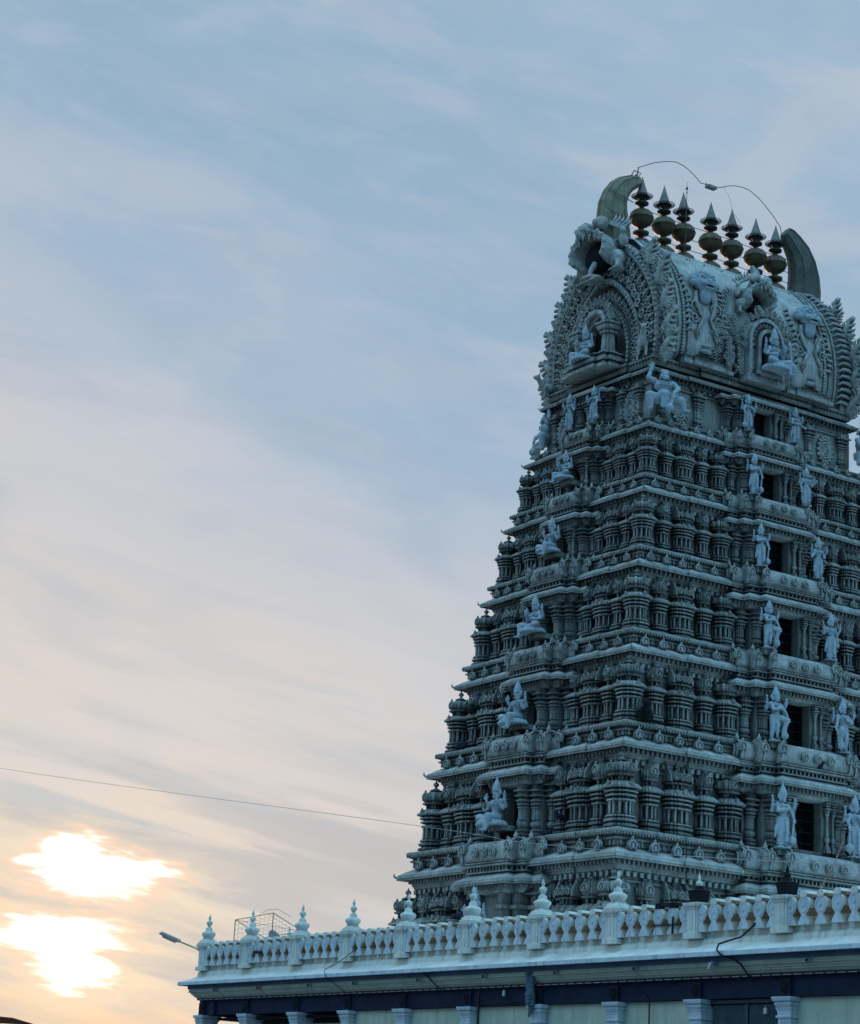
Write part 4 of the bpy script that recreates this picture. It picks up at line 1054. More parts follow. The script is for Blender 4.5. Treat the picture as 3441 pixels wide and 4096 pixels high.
# ------------------------------------------------------------------ birds and monkey
def pigeon():
    mb = MB(); mb.cap((0, 0, .10), .075, (0, .16, .07), .045); mb.cap((0, .16, .07), .04, (0, .30, .03), .02); mb.ell((0, -.08, .2), (.042, .05, .042)); mb.cap((0, -.03, .12), .055, (0, -.07, .19), .04)
    mb.cap((0, -.12, .2), .014, (0, -.16, .19), .005)
    for sx in (-1, 1): mb.ell((sx*.06, .08, .1), (.025, .14, .055)); mb.cap((sx*.025, 0, .05), .01, (sx*.025, -.01, 0), .008)
    return remeshed(mb, 'pigeon', PIGEON, .01, 1)
PG = pigeon()
birds = [((-5.32, -1.6, 19.28), .8, 'dark pigeon on the ledge right of the second seated statue'), ((-6.0, .98, 18.62), 1.2, 'dark pigeon on the vault below the second seated statue'),
         ((-6.55, 3.3, 14.78), -.4, 'dark pigeon among shrines left of the fourth seated statue'), ((-6.62, 3.55, 13.56), .4, 'dark pigeon at the foot of shrines near the left tower edge'),
         ((-7.18, -2.35, 10.75), -1.2, 'dark pigeon perched right of the second lowest seated statue'), ((-7.3, -2.1, 10.26), .2, 'dark pigeon on the ledge under the one beside the lowest shrines'),
         ((.2, -5.72, 12.88), .8, 'dark pigeon on the roof ledge above the lowest window'), ((-12.6, -5.24, 7.13), 1.9, 'dark pigeon sitting on the balustrade coping in front of the tower')]
for p, rz, t in birds:
    o = inst('pigeon', PG, None); o.location = p; o.rotation_euler = (0, 0, rz); o.scale = (1.25,)*3; tag(o, t, 'bird', 'pigeons resting on the temple')
mb = MB()
mb.cap((0, .05, .16), .15, (0, -.02, .42), .11); mb.ell((0, -.07, .58), (.09, .1, .1)); mb.ell((0, -.16, .55), (.05, .06, .05))
for sx in (-1, 1):
    mb.ell((sx*.09, -.06, .6), (.03, .02, .035)); mb.cap((sx*.11, .05, .12), .085, (sx*.16, -.2, .28), .06); mb.cap((sx*.16, -.2, .28), .055, (sx*.13, -.2, .05), .035); mb.cap((sx*.13, -.2, .03), .03, (sx*.13, -.3, .02), .022)
    mb.cap((sx*.1, -.03, .42), .05, (sx*.16, -.18, .3), .04); mb.cap((sx*.16, -.18, .3), .035, (sx*.07, -.3, .28), .025)
mb.tube([(0, .18, .08), (.25, .22, .02), (.5, .1, -.05), (.6, .05, -.3)], [.03, .026, .022, .015], 8)
o = remeshed(mb, 'monkey', FUR, .014, 1); o = inst('sitting_monkey', o, None); o.location = (-6.02, -4.92, 13.56); o.rotation_euler = (0, 0, -.9); o.scale = (1.05,)*3
tag(o, 'dark monkey sitting hunched on the ledge beside the near corner shrine', 'monkey')

# ------------------------------------------------------------------ lower building
PX = -12.58
PY = [8.70, 5.918, 2.922, .08, -2.787, -5.893, -8.97, -12.03, -15.038, -18.006, -21.0]
YL, YR = 8.97, -24.0
bld = tag(empty('side_building', (0, -5, 0)), 'low cream and blue side building with deep cornice in front of the tower', 'building')
bal = tag(empty('balustrade', (0, -5, 0)), 'white and pale blue roof balustrade with keyhole balusters and urn finials', 'balustrade')
for e in (bld, bal): e.rotation_euler = (R(-.19), 0, 0)
off = Matrix.Translation((0, 5, 0))
def part(mb, name, m, parent): return mb.build(name, m, parent, off)
def strip(mb, prof, yl=None, cap=True):
    """moulding: list of (delta out from post plane, z); runs along the front and returns along the left end"""
    rs = [[], [], []]
    for d, z in prof:
        rs[0].append(V((PX-d, YR, z))); rs[1].append(V((PX-d, YL+d, z))); rs[2].append(V((12, YL+d, z)))
    n = len(prof)
    vs = rs[0]+rs[1]+rs[2]; fs = []
    for r_ in range(2):
        for j in range(n-1): fs.append((r_*n+j, r_*n+j+1, (r_+1)*n+j+1, (r_+1)*n+j))
    mb.add(vs, fs)
mb = MB(); strip(mb, [(-.6, 6.40), (.02, 6.40), (.02, 6.27), (.05, 6.25), (.09, 6.20), (.10, 6.08)]); part(mb, 'parapet_base', CREAM, bld)
mb = MB(); strip(mb, [(.098, 6.095), (.14, 6.05), (.3, 5.97), (.545, 5.875), (.55, 5.865)]); part(mb, 'cornice_top', CREAMW, bld)
mb = MB(); strip(mb, [(.55, 5.868), (.552, 5.772), (.53, 5.765)]); part(mb, 'cornice_edge', PBLUE, bld)
mb = MB(); strip(mb, [(.535, 5.768), (.45, 5.775), (.31, 5.77), (.30, 5.66)]); part(mb, 'cornice_soffit', MBLUE, bld)
mb = MB(); strip(mb, [(.302, 5.665), (.27, 5.655), (.265, 5.60), (.29, 5.59), (.285, 5.565), (.24, 5.555), (.22, 5.53), (.20, 5.50), (.17, 5.485), (.165, 5.46), (.13, 5.44), (.09, 5.40), (.06, 5.385)]); part(mb, 'cornice_moulding', WALLC, bld)
mb = MB(); strip(mb, [(.062, 5.387), (.062, 5.33), (-.0, 5.325), (-.02, 5.24), (-.15, 5.24)]); part(mb, 'cornice_underside', NAVY, bld)
# roof slab and body
mb = MB(); mb.box((0, -8, 6.2), (24.9, 33.5, .3)); part(mb, 'roof_slab', CREAMW, bld)
mb = MB()
mb.box((-12.42, (YL+YR)/2-.06, 5.07), (.30, YL-YR-.2, .40)); mb.box((-.2, YL-.2, 5.07), (24.2, .3, .40))
part(mb, 'navy_beam', NAVY, bld)
panels = MB()
for k in range(10):
    y0_, y1_ = PY[k]-.1, PY[k+1]-.1
    if k in (0, 1, 2): continue
    if k == 8: continue
    panels = MB(); panels.box((-12.40, (y0_+y1_)/2, 2.43), (.12, y0_-y1_, 4.86)); part(panels, 'wall_panel', WALLC, bld)
panels = MB(); panels.box((-12.40, -22.5, 2.43), (.12, 3.0, 4.86)); part(panels, 'wall_panel', WALLC, bld)
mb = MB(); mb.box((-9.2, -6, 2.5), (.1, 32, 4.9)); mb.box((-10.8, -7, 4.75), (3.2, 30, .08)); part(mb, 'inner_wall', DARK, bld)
# grilles in open bays
for k in (0, 1, 2):
    y0_, y1_ = PY[k]-.5, PY[k+1]+.3; g_ = MB()
    n = int((y0_-y1_)/.13)
    for q in range(n+1): g_.box((-12.38, y1_+(y0_-y1_)*q/n, 2.2), (.02, .02, 4.72))
    for z_ in (4.52, 3.6, 2.6): g_.box((-12.38, (y0_+y1_)/2, z_), (.035, y0_-y1_, .03))
    part(g_, 'window_grille', LAMPG if k else IRON, bld)
# folding gate in bay 8
g_ = MB(); y0_, y1_ = PY[8]-.35, PY[9]+.25; n = 46; zig = []
vs = []; fs = []
for q in range(n+1):
    yy = y0_+(y1_-y0_)*q/n; xx = -12.40-(.035 if q % 2 else 0); vs += [(xx, yy, 0.02), (xx, yy, 4.74)]
for q in range(n): fs.append((2*q, 2*q+2, 2*q+3, 2*q+1))
g_.add(vs, fs); g_.box((-12.42, (y0_+y1_)/2, 4.80), (.1, y0_-y1_, .06)); g_.box((-12.42, (y0_+y1_)/2, 2.4), (.08, .1, 4.7))
part(g_, 'folding_gate', mat('gate_grey_blue', (.06, .08, .10), rough=.6, var=.3, scale=6), bld)
g_ = MB(); g_.box((-12.4, (y0_+y1_)/2, 4.835), (.05, y0_-y1_, .02)); part(g_, 'gate_track', LAMPG, bld)
# pilasters with capitals and navy roundel blocks
cap_ = MB()
cap_.loft(rect(.24, .20), [(0, .0), (4.20, .0), (4.21, .03), (4.25, .035), (4.26, .0), (4.40, .0), (4.41, .035), (4.45, .04), (4.47, .005), (4.56, .02), (4.62, .045), (4.64, .03), (4.67, .03), (4.69, .06), (4.73, .07), (4.735, .05), (4.76, .05), (4.77, .09), (4.83, .11), (4.86, .11), (4.865, 0)])
for q in range(8): cap_.box((-.285, -.21+.06*q, 4.665), (.03, .035, .03))
cap_.box((-.25, 0, 4.33), (.02, .28, .02))
CAPM = cap_.mesh('pilaster', PBLUE)
blk_ = MB(); blk_.box((-.1, 0, 5.06), (.28, .32, .38)); BLKM = blk_.mesh('roundel_block', NAVY)
rd = MB(); rd.tube([(-.245, .10*math.cos(a*PI/8), 5.07+.13*math.sin(a*PI/8)) for a in range(17)], .022, 6); rd.ell((-.24, 0, 5.07), (.03, .085, .11)); RDM = rd.mesh('roundel', BLACKP)
for k, y in enumerate(PY[:10]):
    if k == 6: pass
    inst('pilaster', CAPM, bld, off @ T(-12.42, y-.02, 0)); b_ = inst('roundel_block', BLKM, bld, off @ T(-12.42, y-.02, 0)); inst('roundel', RDM, b_)
inst('roundel_block', BLKM, bld, off @ T(-12.42, 8.0, 0))
# second row of columns at the left end
inst('pilaster', CAPM, bld, off @ T(-10.2, YL-.28, 0))
# drain spouts
dr = MB(); dr.tube([(0, 0, 0), (-.18, 0, -.01)], .05, 8); dr.tube([(-.181, 0, -.01), (-.186, 0, -.01)], .038, 8); DRM = dr.mesh('drain_spout', PIPE)
dk = MB(); dk.ell((-.19, 0, -.01), (.012, .042, .042), n=10, m=6); DKM = dk.mesh('spout_mouth', BLACKP)
for y in (7.45, 4.75, 1.8, -.65, -3.9, -6.95, -10.0, -13.1, -18.95):
    o = inst('drain_spout', DRM, bld, off @ T(-12.80, y-.1, 5.60)); inst('spout_mouth', DKM, o)
mb = MB(); mb.tube([(-12.8, -16.0, 5.63), (-13.02, -16.02, 5.62), (-13.06, -16.02, 5.60), (-13.08, -16.0, 5.48)], .05, 8); part(mb, 'elbow_spout', PIPE, bld)

# balustrade: posts with urns, keyhole balusters
post = MB()
post.loft(ratha(.20, .20, .015, .6), [(6.24, .06), (6.36, .06), (6.38, 0), (6.90, 0), (6.905, .015), (6.93, .015), (6.94, .03), (6.97, .03), (6.98, .06), (7.03, .075), (7.06, .075), (7.07, .02)])
pin = MB(); pin.box((-.216, 0, 6.63), (.012, .05, .36))
POSTM = post.mesh('post', CREAM); PINM = pin.mesh('recessed_slot', PBLUE)
def urn(m, m2=None):
    u = MB()
    u.loft(rect(.20, .20), [(7.05, .02), (7.09, .03), (7.11, 0), (7.15, -.01), (7.20, -.06), (7.24, -.10)])
    u.lathe([(.10, 7.20), (.13, 7.23), (.16, 7.28), (.195, 7.34), (.20, 7.39), (.15, 7.43), (.10, 7.45), (.095, 7.50), (.09, 7.53), (.05, 7.56), (.035, 7.59)], n=16, wob=.04, lob=8)
    t = MB(); t.lathe([(.03, 7.58), (.05, 7.60), (.085, 7.66), (.09, 7.70), (.06, 7.73), (.03, 7.75), (.028, 7.78), (.045, 7.81), (.03, 7.86), (.006, 7.93)], n=14)
    return u.mesh('urn_finial', m), t.mesh('urn_tip', m2 or m)
def bucket(top):
    u = MB(); u.loft(rect(.13, .13), [(7.06, 0), (7.10, .02), (7.30, .05), (7.33, .06), (7.34, .02), (7.36, -.02)])
    u.lathe([(.10, 7.34), (.10, 7.40), (.06, 7.44)], n=12)
    t = MB(); t.lathe([(.05, 7.42), (.075, 7.47), (.08, 7.51), (.045, 7.54), (.03, 7.57), (.045, 7.60), (.028, 7.64), (.006, 7.72)], n=14)
    return u.mesh('urn_finial', BLACKP), t.mesh('urn_tip', top)
URN = urn(CREAM); URND = bucket(CREAM); URNB = bucket(BLACKP)
# baluster: outline in YZ with a deep extrusion along X
def key(s_=1.0, zo=0):
    pts = []
    for a in range(-60, 241, 15): pts.append((.19*math.cos(R(a)), 6.80+.21*math.sin(R(a))))
    right = [(.20, 6.38), (.18, 6.45), (.12, 6.53), (.085, 6.58)]
    left = [(-y, z) for y, z in right[::-1]]
    poly = right + pts + left
    return poly
def bal_meshes():
    b_, f_, c_, side = MB(), MB(), MB(), MB()
    poly = key()
    D0, D1 = -.185, .185
    n = len(poly)
    A = [V((D0, y, z)) for y, z in poly]; B = [V((D1, y, z)) for y, z in poly]
    for j in range(n):
        k = (j+1) % n
        zc = (poly[j][1]+poly[k][1])/2
        b_.m = 0 if zc > 6.76 else 1 if zc > 6.56 else 2
        b_.add([A[j], A[k], B[k], B[j]], [(0, 1, 2, 3)], False)
    b_.m = 0
    c = V((D0, 0, 6.8)); 
    # front and back faces as outline strips + fans
    for X in (D0, D1):
        ctr = [V((X, y*.0, z)) for y, z in poly]
        for j in range(n-1):
            b_.add([V((X, poly[j][0], poly[j][1])), V((X, poly[j+1][0], poly[j+1][1])), V((X, 0, poly[j+1][1])), V((X, 0, poly[j][1]))], [(0, 1, 2, 3)])
    for j in range(0): pass
    inner = [(y*.86, 6.80+(z-6.80)*.9 if z > 6.64 else z-.0) for y, z in poly]
    f_.add([V((D0-.006, y, z)) for y, z in inner], [tuple(range(n))])
    f_.tube([(D0-.006,   .135*math.cos(a*PI/8), 6.80+.155*math.sin(a*PI/8)) for a in range(17)], .010, 5)
    f_.ell((D0-.008, 0, 6.8), (.018, .04, .04), n=10, m=6)
    f_.tube([(D0-.004, .055*math.cos(a*PI/6), 6.80+.055*math.sin(a*PI/6)) for a in range(13)], .007, 5)
    w_ = [(-.10, 6.98), (.10, 6.98), (.125, 7.05), (.075, 7.12), (-.075, 7.12), (-.125, 7.05)]
    q0 = [(D0-.012, y, z) for y, z in w_]; q1 = [(D1+.012, y, z) for y, z in w_]
    c_.add(q0+q1, [(0, 1, 2, 3, 4, 5), (6, 11, 10, 9, 8, 7), (2, 3, 9, 8), (3, 4, 10, 9), (4, 5, 11, 10), (0, 6, 7, 1)])
    c_.m = 1; c_.add(q0+q1, [(1, 7, 8, 2), (0, 5, 11, 6)])
    return b_.mesh('baluster', [CREAM, TAN, BEIGE]), f_.mesh('front_face', PBLUE), c_.mesh('coping_block', [CREAM, TAN])
BM, FM, CM = bal_meshes()
cap_dark = CM.copy(); cap_dark.materials[0] = BLACKP; cap_dark.materials[1] = BLACKP
bm_dark = BM.copy(); 
for k, y in enumerate(PY[:10]):
    p = inst('post', POSTM, bal, off @ T(PX, y, 0)); inst('recessed_slot', PINM, p)
    U = URN if k < 8 else (URND if k == 8 else URNB)
    u = inst('urn_finial', U[0], p); inst('urn_tip', U[1], u)
    u.matrix_local = Matrix.Translation((0, 0, 7.06)) @ Matrix.Diagonal((1.12, 1.12, 1.1, 1) if k < 8 else (1.0, 1.0, 1.05, 1)) @ Matrix.Translation((0, 0, -7.05))
for k in range(10):
    ya, yb = PY[k], PY[k+1]; span = ya-yb
    for q in range(6):
        half_ = q in (0, 5)
        y = ya - span*(.155, .30, .445, .59, .735, .865)[q] + (.0)
        y = (ya+yb)/2 + (1.22, .765, .255, -.255, -.765, -1.22)[q]*span/3.0
        if y < -23.5: continue
        o = inst('baluster', BM, bal, off @ T(PX+rng.uniform(-.008, .008), y+rng.uniform(-.008, .008), rng.uniform(-.006, .006), rng.uniform(-.03, .03), (1, rng.uniform(.94, 1.0), 1)))
        inst('front_face', FM, o)
        if not half_:
            dk_ = (k == 7 and q in (3, 4))
            inst('coping_block', cap_dark if dk_ else CM, o)
mb = MB(); mb.box((PX+.02, -7.3, 6.80), (.10, 32, .06)); mb.box((PX+.02, -7.3, 7.0), (.22, 32.6, .05)); part(mb, 'top_rail', TAN, bal)
# half hidden rail behind the lower part
mb = MB(); mb.box((PX+.03, -7.3, 6.47), (.12, 32.0, .14)); part(mb, 'bottom_rail', TAN, bal)
# returns along the left end
for y_ in (0,):
    for x in (-9.6, -6.6):
        p = inst('post', POSTM, bal, off @ T(x, PY[0], 0, -PI/2)); inst('recessed_slot', PINM, p); u = inst('urn_finial', URN[0], p); inst('urn_tip', URN[1], u)
    for x in (-12.0, -11.5, -11.0, -10.5, -10.0, -9.1, -8.6, -8.1, -7.6, -7.1):
        o = inst('baluster', BM, bal, off @ T(x, PY[0], 0, -PI/2)); inst('front_face', FM, o); inst('coping_block', CM, o)

# ------------------------------------------------------------------ small things on the building
def free(mb, name, m, label, cat, group=None):
    return tag(mb.build(name, m), label, cat, group)
def bz(y): return -(y+5)*math.tan(R(.19))   # the building's slight fall along its length
mb = MB()
yy = -17.55
mb.tube([(-12.62, -17.2, 6.62), (-12.80, -17.16, 6.50), (-12.78, -17.02, 6.42), (-12.95, -16.9, 6.22), (-13.08, -16.6, 6.13), (-13.16, -16.38, 6.06), (-13.20, -16.36, 5.93), (-13.16, -16.45, 5.82), (-13.0, -16.7, 5.74), (-12.92, -16.86, 5.62), (-12.86, -16.92, 5.50), (-12.72, -16.95, 5.33)], .022, 8)
free(mb, 'hose', HOSE, 'black hose hanging from the balustrade over the cornice near the right edge', 'hose')
mb = MB(); mb.tube([(-12.75, -.6, 6.62), (-12.9, -.2, 6.35), (-13.0, .25, 6.12), (-13.16, .55, 5.97), (-13.17, .5, 5.80), (-12.9, .3, 5.55), (-12.7, .1, 5.36)], .011, 6)
free(mb, 'cable', HOSE, 'thin black cable looping over the cornice on the left half of the building', 'cable')
mb = MB(); mb.tube([(-13.14, -4.25, 5.86), (-12.95, -4.4, 5.68), (-12.86, -4.62, 5.48), (-12.72, -4.75, 5.33)], .02, 6)
free(mb, 'cable', HOSE, 'short thick black cable crossing the cornice left of the cloth bundle', 'cable')
mb = MB(); mb.tube([(-12.72, -12.85, 5.32), (-12.62, -12.95, 5.15), (-12.60, -13.2, 5.05), (-12.58, -13.3, 4.86), (-12.55, -13.3, 3.0)], .018, 6)
free(mb, 'cable', HOSE, 'thin pipe running down the cream wall panel between two blue capitals', 'cable')
mb = MB(); mb.box((-12.66, -6.45, 4.6), (.04, .05, 1.5)); free(mb, 'downpipe', HOSE, 'black pipe strip on the navy beam left of the cloth bundle', 'pipe')
mb = MB()   # wavy wires left of the bundle
mb.tube([(-12.63, -6.5+(-.18)*k, 4.93+.02*math.sin(k*1.7)+.004*k) for k in range(14)], .012, 5)
free(mb, 'cable', HOSE, 'wavy black wire along the bottom of the navy beam, left of the cloth bundle', 'cable')
# cloth bundle tied against the cornice
mb = MB()
cx, cy = -12.86, -8.92
for q in range(16):
    a = 2*PI*q/16; pts = []
    for j in range(12):
        t = j/11; r_ = .085*(1.0+.25*math.sin(7*t+q))*(1-.25*t) if t < .6 else .10*(1+.2*math.sin(9*t+q*2))
        pts.append((cx+.05*t+r_*math.cos(a+t*1.1), cy+r_*math.sin(a+t*1.1), 5.66-.82*t))
    mb.tube(pts, .026, 5)
for z_ in (5.08, 5.0, 4.92): mb.tube([(cx+.04+.13*math.cos(a*PI/6), cy+.13*math.sin(a*PI/6), z_+.02*math.sin(a)) for a in range(13)], .018, 5)
mb.tube([(cx+.04, cy, 5.66), (cx+.08, cy, 4.85), (cx+.05, cy+.07, 4.55)], [.08, .08, .02], 8)
free(mb, 'cloth_bundle', mat('dirty_blue_cloth', (.17, .24, .30), var=.45, scale=14, bump=.8, bscale=30, grime_shade=.5), 'grimy rolled cloth bundle tied upright against the cornice above a capital', 'cloth bundle')
for p, t in (((-12.66, -7.55, 5.18), 'small white box on the navy beam left of the cloth bundle'), ((-12.52, -17.25, 4.62), 'small white square sticker box on the folding gate')):
    mb = MB(); mb.box((0, 0, 0), (.03, .09, .13)); mb.box((-.017, 0, -.02), (.006, .06, .06)); mb.tube([(0, 0, .06), (0, .0, .12)], .006, 4)
    o = mb.build('junction_box', PBLUE); o.location = p; tag(o, t, 'box')
# string of tube lights under the cornice: each lamp a thing
tl = MB(); tl.tube([(0, -.13, 0), (0, .13, 0)], .013, 6); TLM = tl.mesh('tube', PIPE)
th = MB(); th.box((0, -.16, .0), (.035, .05, .04)); th.ell((0, -.16, -.01), (.022, .03, .03), n=8, m=5); THM = th.mesh('holder', IRON)
ls = tag(empty('light_string'), 'string of thin tube lamps fixed all along under the cornice', 'light string')
y = YL-.3
while y > -22:
    a_ = inst('tube_lamp', TLM, ls, T(-12.70, y, 5.335+bz(y))); inst('holder', THM, a_); y -= .335
mb = MB(); mb.tube([(-12.69, YL, 5.36+bz(YL)), (-12.69, -22, 5.36+bz(-22))], .008, 5); mb.build('feed_wire', IRON, ls)
# soot stain pieces: dark stained balustrade stretch
mb = MB(); mb.tube([(-12.80, -14.62, 6.58+.03), (-12.80, -13.62, 6.60+.03)], .016, 6); mb.tube([(-12.80, -14.35, 6.80), (-12.80, -14.33, 6.40)], .022, 6)
free(mb, 'cross_pipe', HOSE, 'thin dark pipe cross fixed before two soot stained balusters', 'pipe')
mb = MB(); mb.box((PX-.0, 3.5, 6.72), (.05, .55, .09)); mb.cap((PX-.19, 5.35, 6.66), .05, (PX-.19, 4.95, 6.64), .04)
free(mb, 'dark_cloth', PIGEON, 'dark rag caught between balusters next to the second post', 'cloth')
# stick with red bands at the right edge
mb = MB(); mb.tube([(-12.3, -18.55, 7.0), (-12.0, -18.9, 7.9), (-11.9, -19.02, 8.3)], .016, 6)
free(mb, 'stick', mat('red_white_stick', (.5, .3, .26), var=.5, scale=6), 'thin reddish white stick leaning up behind the balustrade at the right edge', 'stick')
# street lamp on the left end
lp = tag(empty('street_lamp', (-12.2, 9.3, 0)), 'old street lamp with long flat head on a curved arm at the left roof corner', 'street lamp')
mb = MB(); mb.tube([(.0, .35, 6.2), (.02, .45, 6.6), (-.03, .50, 6.86), (-.20, .50, 6.96), (-.55, .50, 7.05), (-.86, .50, 7.13)], .028, 8); mb.tube([(0, .35, 6.2), (0, -.1, 6.2)], .02, 6); mb.tube([(0.01, .4, 6.4), (0, -.1, 6.4)], .02, 6); mb.build('arm', LAMPL, lp)
mb = MB(); M = Matrix.Translation((-1.2, .5, 7.22)) @ Matrix.Rotation(R(16), 4, 'Y')
mb.loft(rect(.38, .09), [(-.03, -.02), (0, 0), (.05, -.01), (.075, -.05)], M=M); mb.build('lamp_head', LAMPL, lp)
mb = MB(); mb.loft(rect(.26, .07), [(-.09, -.03), (-.03, 0)], M=M); mb.build('lens', PIPE, lp)
# wire cage and dish on the roof
CAGE = [(-12.0, 8.10, 7.84), (-12.0, 5.71, 7.94), (-10.9, 5.73, 7.48), (-10.9, 8.1, 7.38)]
DISH = (-11.5, 6.35, 7.18)
o_ = V((-11.6, 8.0, 6.3))
cg = tag(empty('wire_cage', o_), 'rusty wire mesh cage frame standing on the roof behind the left balustrade', 'cage')
C0 = [V(p) for p in CAGE]
fr = MB(); ms = MB()
for p in C0: fr.tube([p-o_, V((p.x, p.y, 6.34))-o_], .016, 6)
for a_, b_ in ((0, 1), (1, 2), (2, 3), (3, 0)): fr.tube([C0[a_]-o_, C0[b_]-o_], .013, 6)
for a_, b_ in ((0, 1), (1, 2), (2, 3), (3, 0)):
    for k in range(1, 9):
        p = C0[a_].lerp(C0[b_], k/9); ms.tube([p-o_, V((p.x, p.y, 6.4))-o_], .003, 4)
    for z_ in (.15, .3, .45, .6, .75): ms.tube([C0[a_]-V((0, 0, z_))-o_, C0[b_]-V((0, 0, z_))-o_], .003, 4)
for k in range(1, 7):
    t = k/7; ms.tube([C0[0].lerp(C0[1], t)-o_, C0[3].lerp(C0[2], t)-o_], .003, 4); ms.tube([C0[0].lerp(C0[3], t)-o_, C0[1].lerp(C0[2], t)-o_], .003, 4)
fr.tube([C0[0]-o_, C0[2]-o_], .007, 5)
fr.build('frame', LAMPG, cg); ms.build('mesh', LAMPG, cg)
mb = MB(); mb.tube([C0[1]+V((0, .9, -.02)), C0[1]+V((0, .35, .12)), C0[1]+V((.1, -.05, .13)), C0[1]+V((.5, -.25, -.08))], .006, 4)
free(mb, 'cable', IRON, 'thin loose wire curling over the top corner of the roof cage', 'cable')
mb = MB(); M = Matrix.Translation(DISH) @ Matrix.Rotation(R(60), 4, 'X') @ Matrix.Rotation(R(20), 4, 'Y') @ Matrix.Scale(.72, 4)
mb.lathe([(.02, -.16), (.22, -.13), (.38, -.05), (.46, .03), (.47, .05), (.44, .04), (.36, -.02), (.2, -.1), (.02, -.12)], n=24, M=M); mb.tube([M @ V((0, 0, -.14)), V((DISH[0], DISH[1], 6.3))], .02, 6)
free(mb, 'satellite_dish', PIPE, 'small grey satellite dish on the roof just right of the wire cage', 'satellite dish')
# long slack cable
mb = MB()
pts = []
A_, B_ = V((-9, 45, 17.6)), V((-9, -30, 5.7))
ctrl = [(-9, 60, 20.3), (-9, 35.57, 15.95), (-9, 2.27, 10.73), (-9, -3.22, 9.81), (-9, -12.79, 8.66), (-9, -24, 7.6)]
for j in range(len(ctrl)-1):
    for q in range(8):
        t = q/8; p0 = V(ctrl[max(j-1, 0)]); p1 = V(ctrl[j]); p2 = V(ctrl[j+1]); p3 = V(ctrl[min(j+2, len(ctrl)-1)])
        pts.append(.5*((2*p1)+(p2-p0)*t+(2*p0-5*p1+4*p2-p3)*t*t+(3*p1-p0-3*p2+p3)*t*t*t))
pts.append(V(ctrl[-1]))
mb.tube(pts, .008, 5)
free(mb, 'overhead_cable', PIPE, 'long thin overhead cable crossing the sky and passing before the tower', 'cable')
# kiosk whose roof tip shows at the lower left
kx, ky, kz = -28.0, -11.73, 3.40
ks = tag(empty('kiosk', (kx, ky, 0)), 'small tin roofed kiosk whose pointed eave tip enters at the lower left corner', 'kiosk')
dirL = V((-.834, .552, 0)); dirB = V((.552, .834, 0)); P0 = V((0, 0, 0))
def kp(u, v, z): q = dirL*u+dirB*v; return (q.x, q.y, z)
mb = MB()
th_ = .05
rs = []
for zo in (0, .03):
    rs.append([V(kp(0, 0, kz+zo*.3)), V(kp(4.4, 0, kz+zo)), V(kp(4.4, 3, kz+zo)), V(kp(0, 3, kz+zo*.3))])
mb.rings(rs); mb.add([kp(.03, .03, kz+.018), kp(4.37, .03, kz+.05), kp(4.37, 2.97, kz+.05), kp(.03, 2.97, kz+.018), kp(2.2, 1.5, kz+.16)], [(0, 1, 4), (1, 2, 4), (2, 3, 4), (3, 0, 4)])
mb.build('roof', ROOFT, ks)
mb = MB()
for u, v in ((1.2, .3), (4.1, .3), (4.1, 2.7), (1.2, 2.7)): mb.tube([kp(u, v, 0), kp(u, v, kz)], .06, 8)
mb.build('posts_frame', IRON, ks)
mb = MB(); mb.rings([[V(kp(1.1, .25, 0)), V(kp(4.2, .25, 0)), V(kp(4.2, 2.75, 0)), V(kp(1.1, 2.75, 0))], [V(kp(1.1, .25, 1.1)), V(kp(4.2, .25, 1.1)), V(kp(4.2, 2.75, 1.1)), V(kp(1.1, 2.75, 1.1))]]); mb.build('counter', CREAM, ks)
mb = MB(); mb.tube([kp(.99, 0, kz), kp(.99, 0, kz+.16)], .02, 6); mb.build('finial', IRON, ks)

# ground
mb = MB(); mb.add([(-900, -900, 0), (900, -900, 0), (900, 900, 0), (-900, 900, 0)], [(0, 1, 2, 3)])
tag(mb.build('ground', ASPH), kind='structure')

# ------------------------------------------------------------------ world
w = bpy.data.worlds.new('World'); sc.world = w; w.use_nodes = True
nt = w.node_tree; N = nt.nodes; Lk = nt.links; N.clear()
out = N.new('ShaderNodeOutputWorld'); bg = N.new('ShaderNodeBackground'); Lk.new(bg.outputs[0], out.inputs[0])
tc = N.new('ShaderNodeTexCoord'); sep = N.new('ShaderNodeSeparateXYZ'); Lk.new(tc.outputs['Generated'], sep.inputs[0])
def mth(op, a, b=None, c=None, clamp=False):
    n = N.new('ShaderNodeMath'); n.operation = op; n.use_clamp = clamp
    for k, q in enumerate((a, b, c)):
        if q is None: continue
        if isinstance(q, (int, float)): n.inputs[k].default_value = q
        else: Lk.new(q, n.inputs[k])
    return n.outputs[0]
def mr(v, a, b, c=0, d=1, sm=True):
    n = N.new('ShaderNodeMapRange'); n.clamp = True; n.interpolation_type = 'SMOOTHSTEP' if sm else 'LINEAR'
    for k, q in zip(('From Min', 'From Max', 'To Min', 'To Max'), (a, b, c, d)): n.inputs[k].default_value = q
    Lk.new(v, n.inputs['Value']); return n.outputs['Result']
def mixc(f, a, b):
    x = N.new('ShaderNodeMix'); x.data_type = 'RGBA'
    if isinstance(f, (int, float)): x.inputs[0].default_value = f
    else: Lk.new(f, x.inputs[0])
    for q, i in ((a, 6), (b, 7)):
        if isinstance(q, tuple): x.inputs[i].default_value = (*q, 1)
        else: Lk.new(q, x.inputs[i])
    return x.outputs[2]
def lin(r, g_, b): return tuple(((v/255)/12.92 if v/255 <= .04045 else ((v/255+.055)/1.055)**2.4) for v in (r, g_, b))
DEG = 180/PI
az = mth('MULTIPLY', mth('ARCTAN2', sep.outputs[1], sep.outputs[0]), DEG)
el = mth('MULTIPLY', mth('ARCSINE', sep.outputs[2]), DEG)
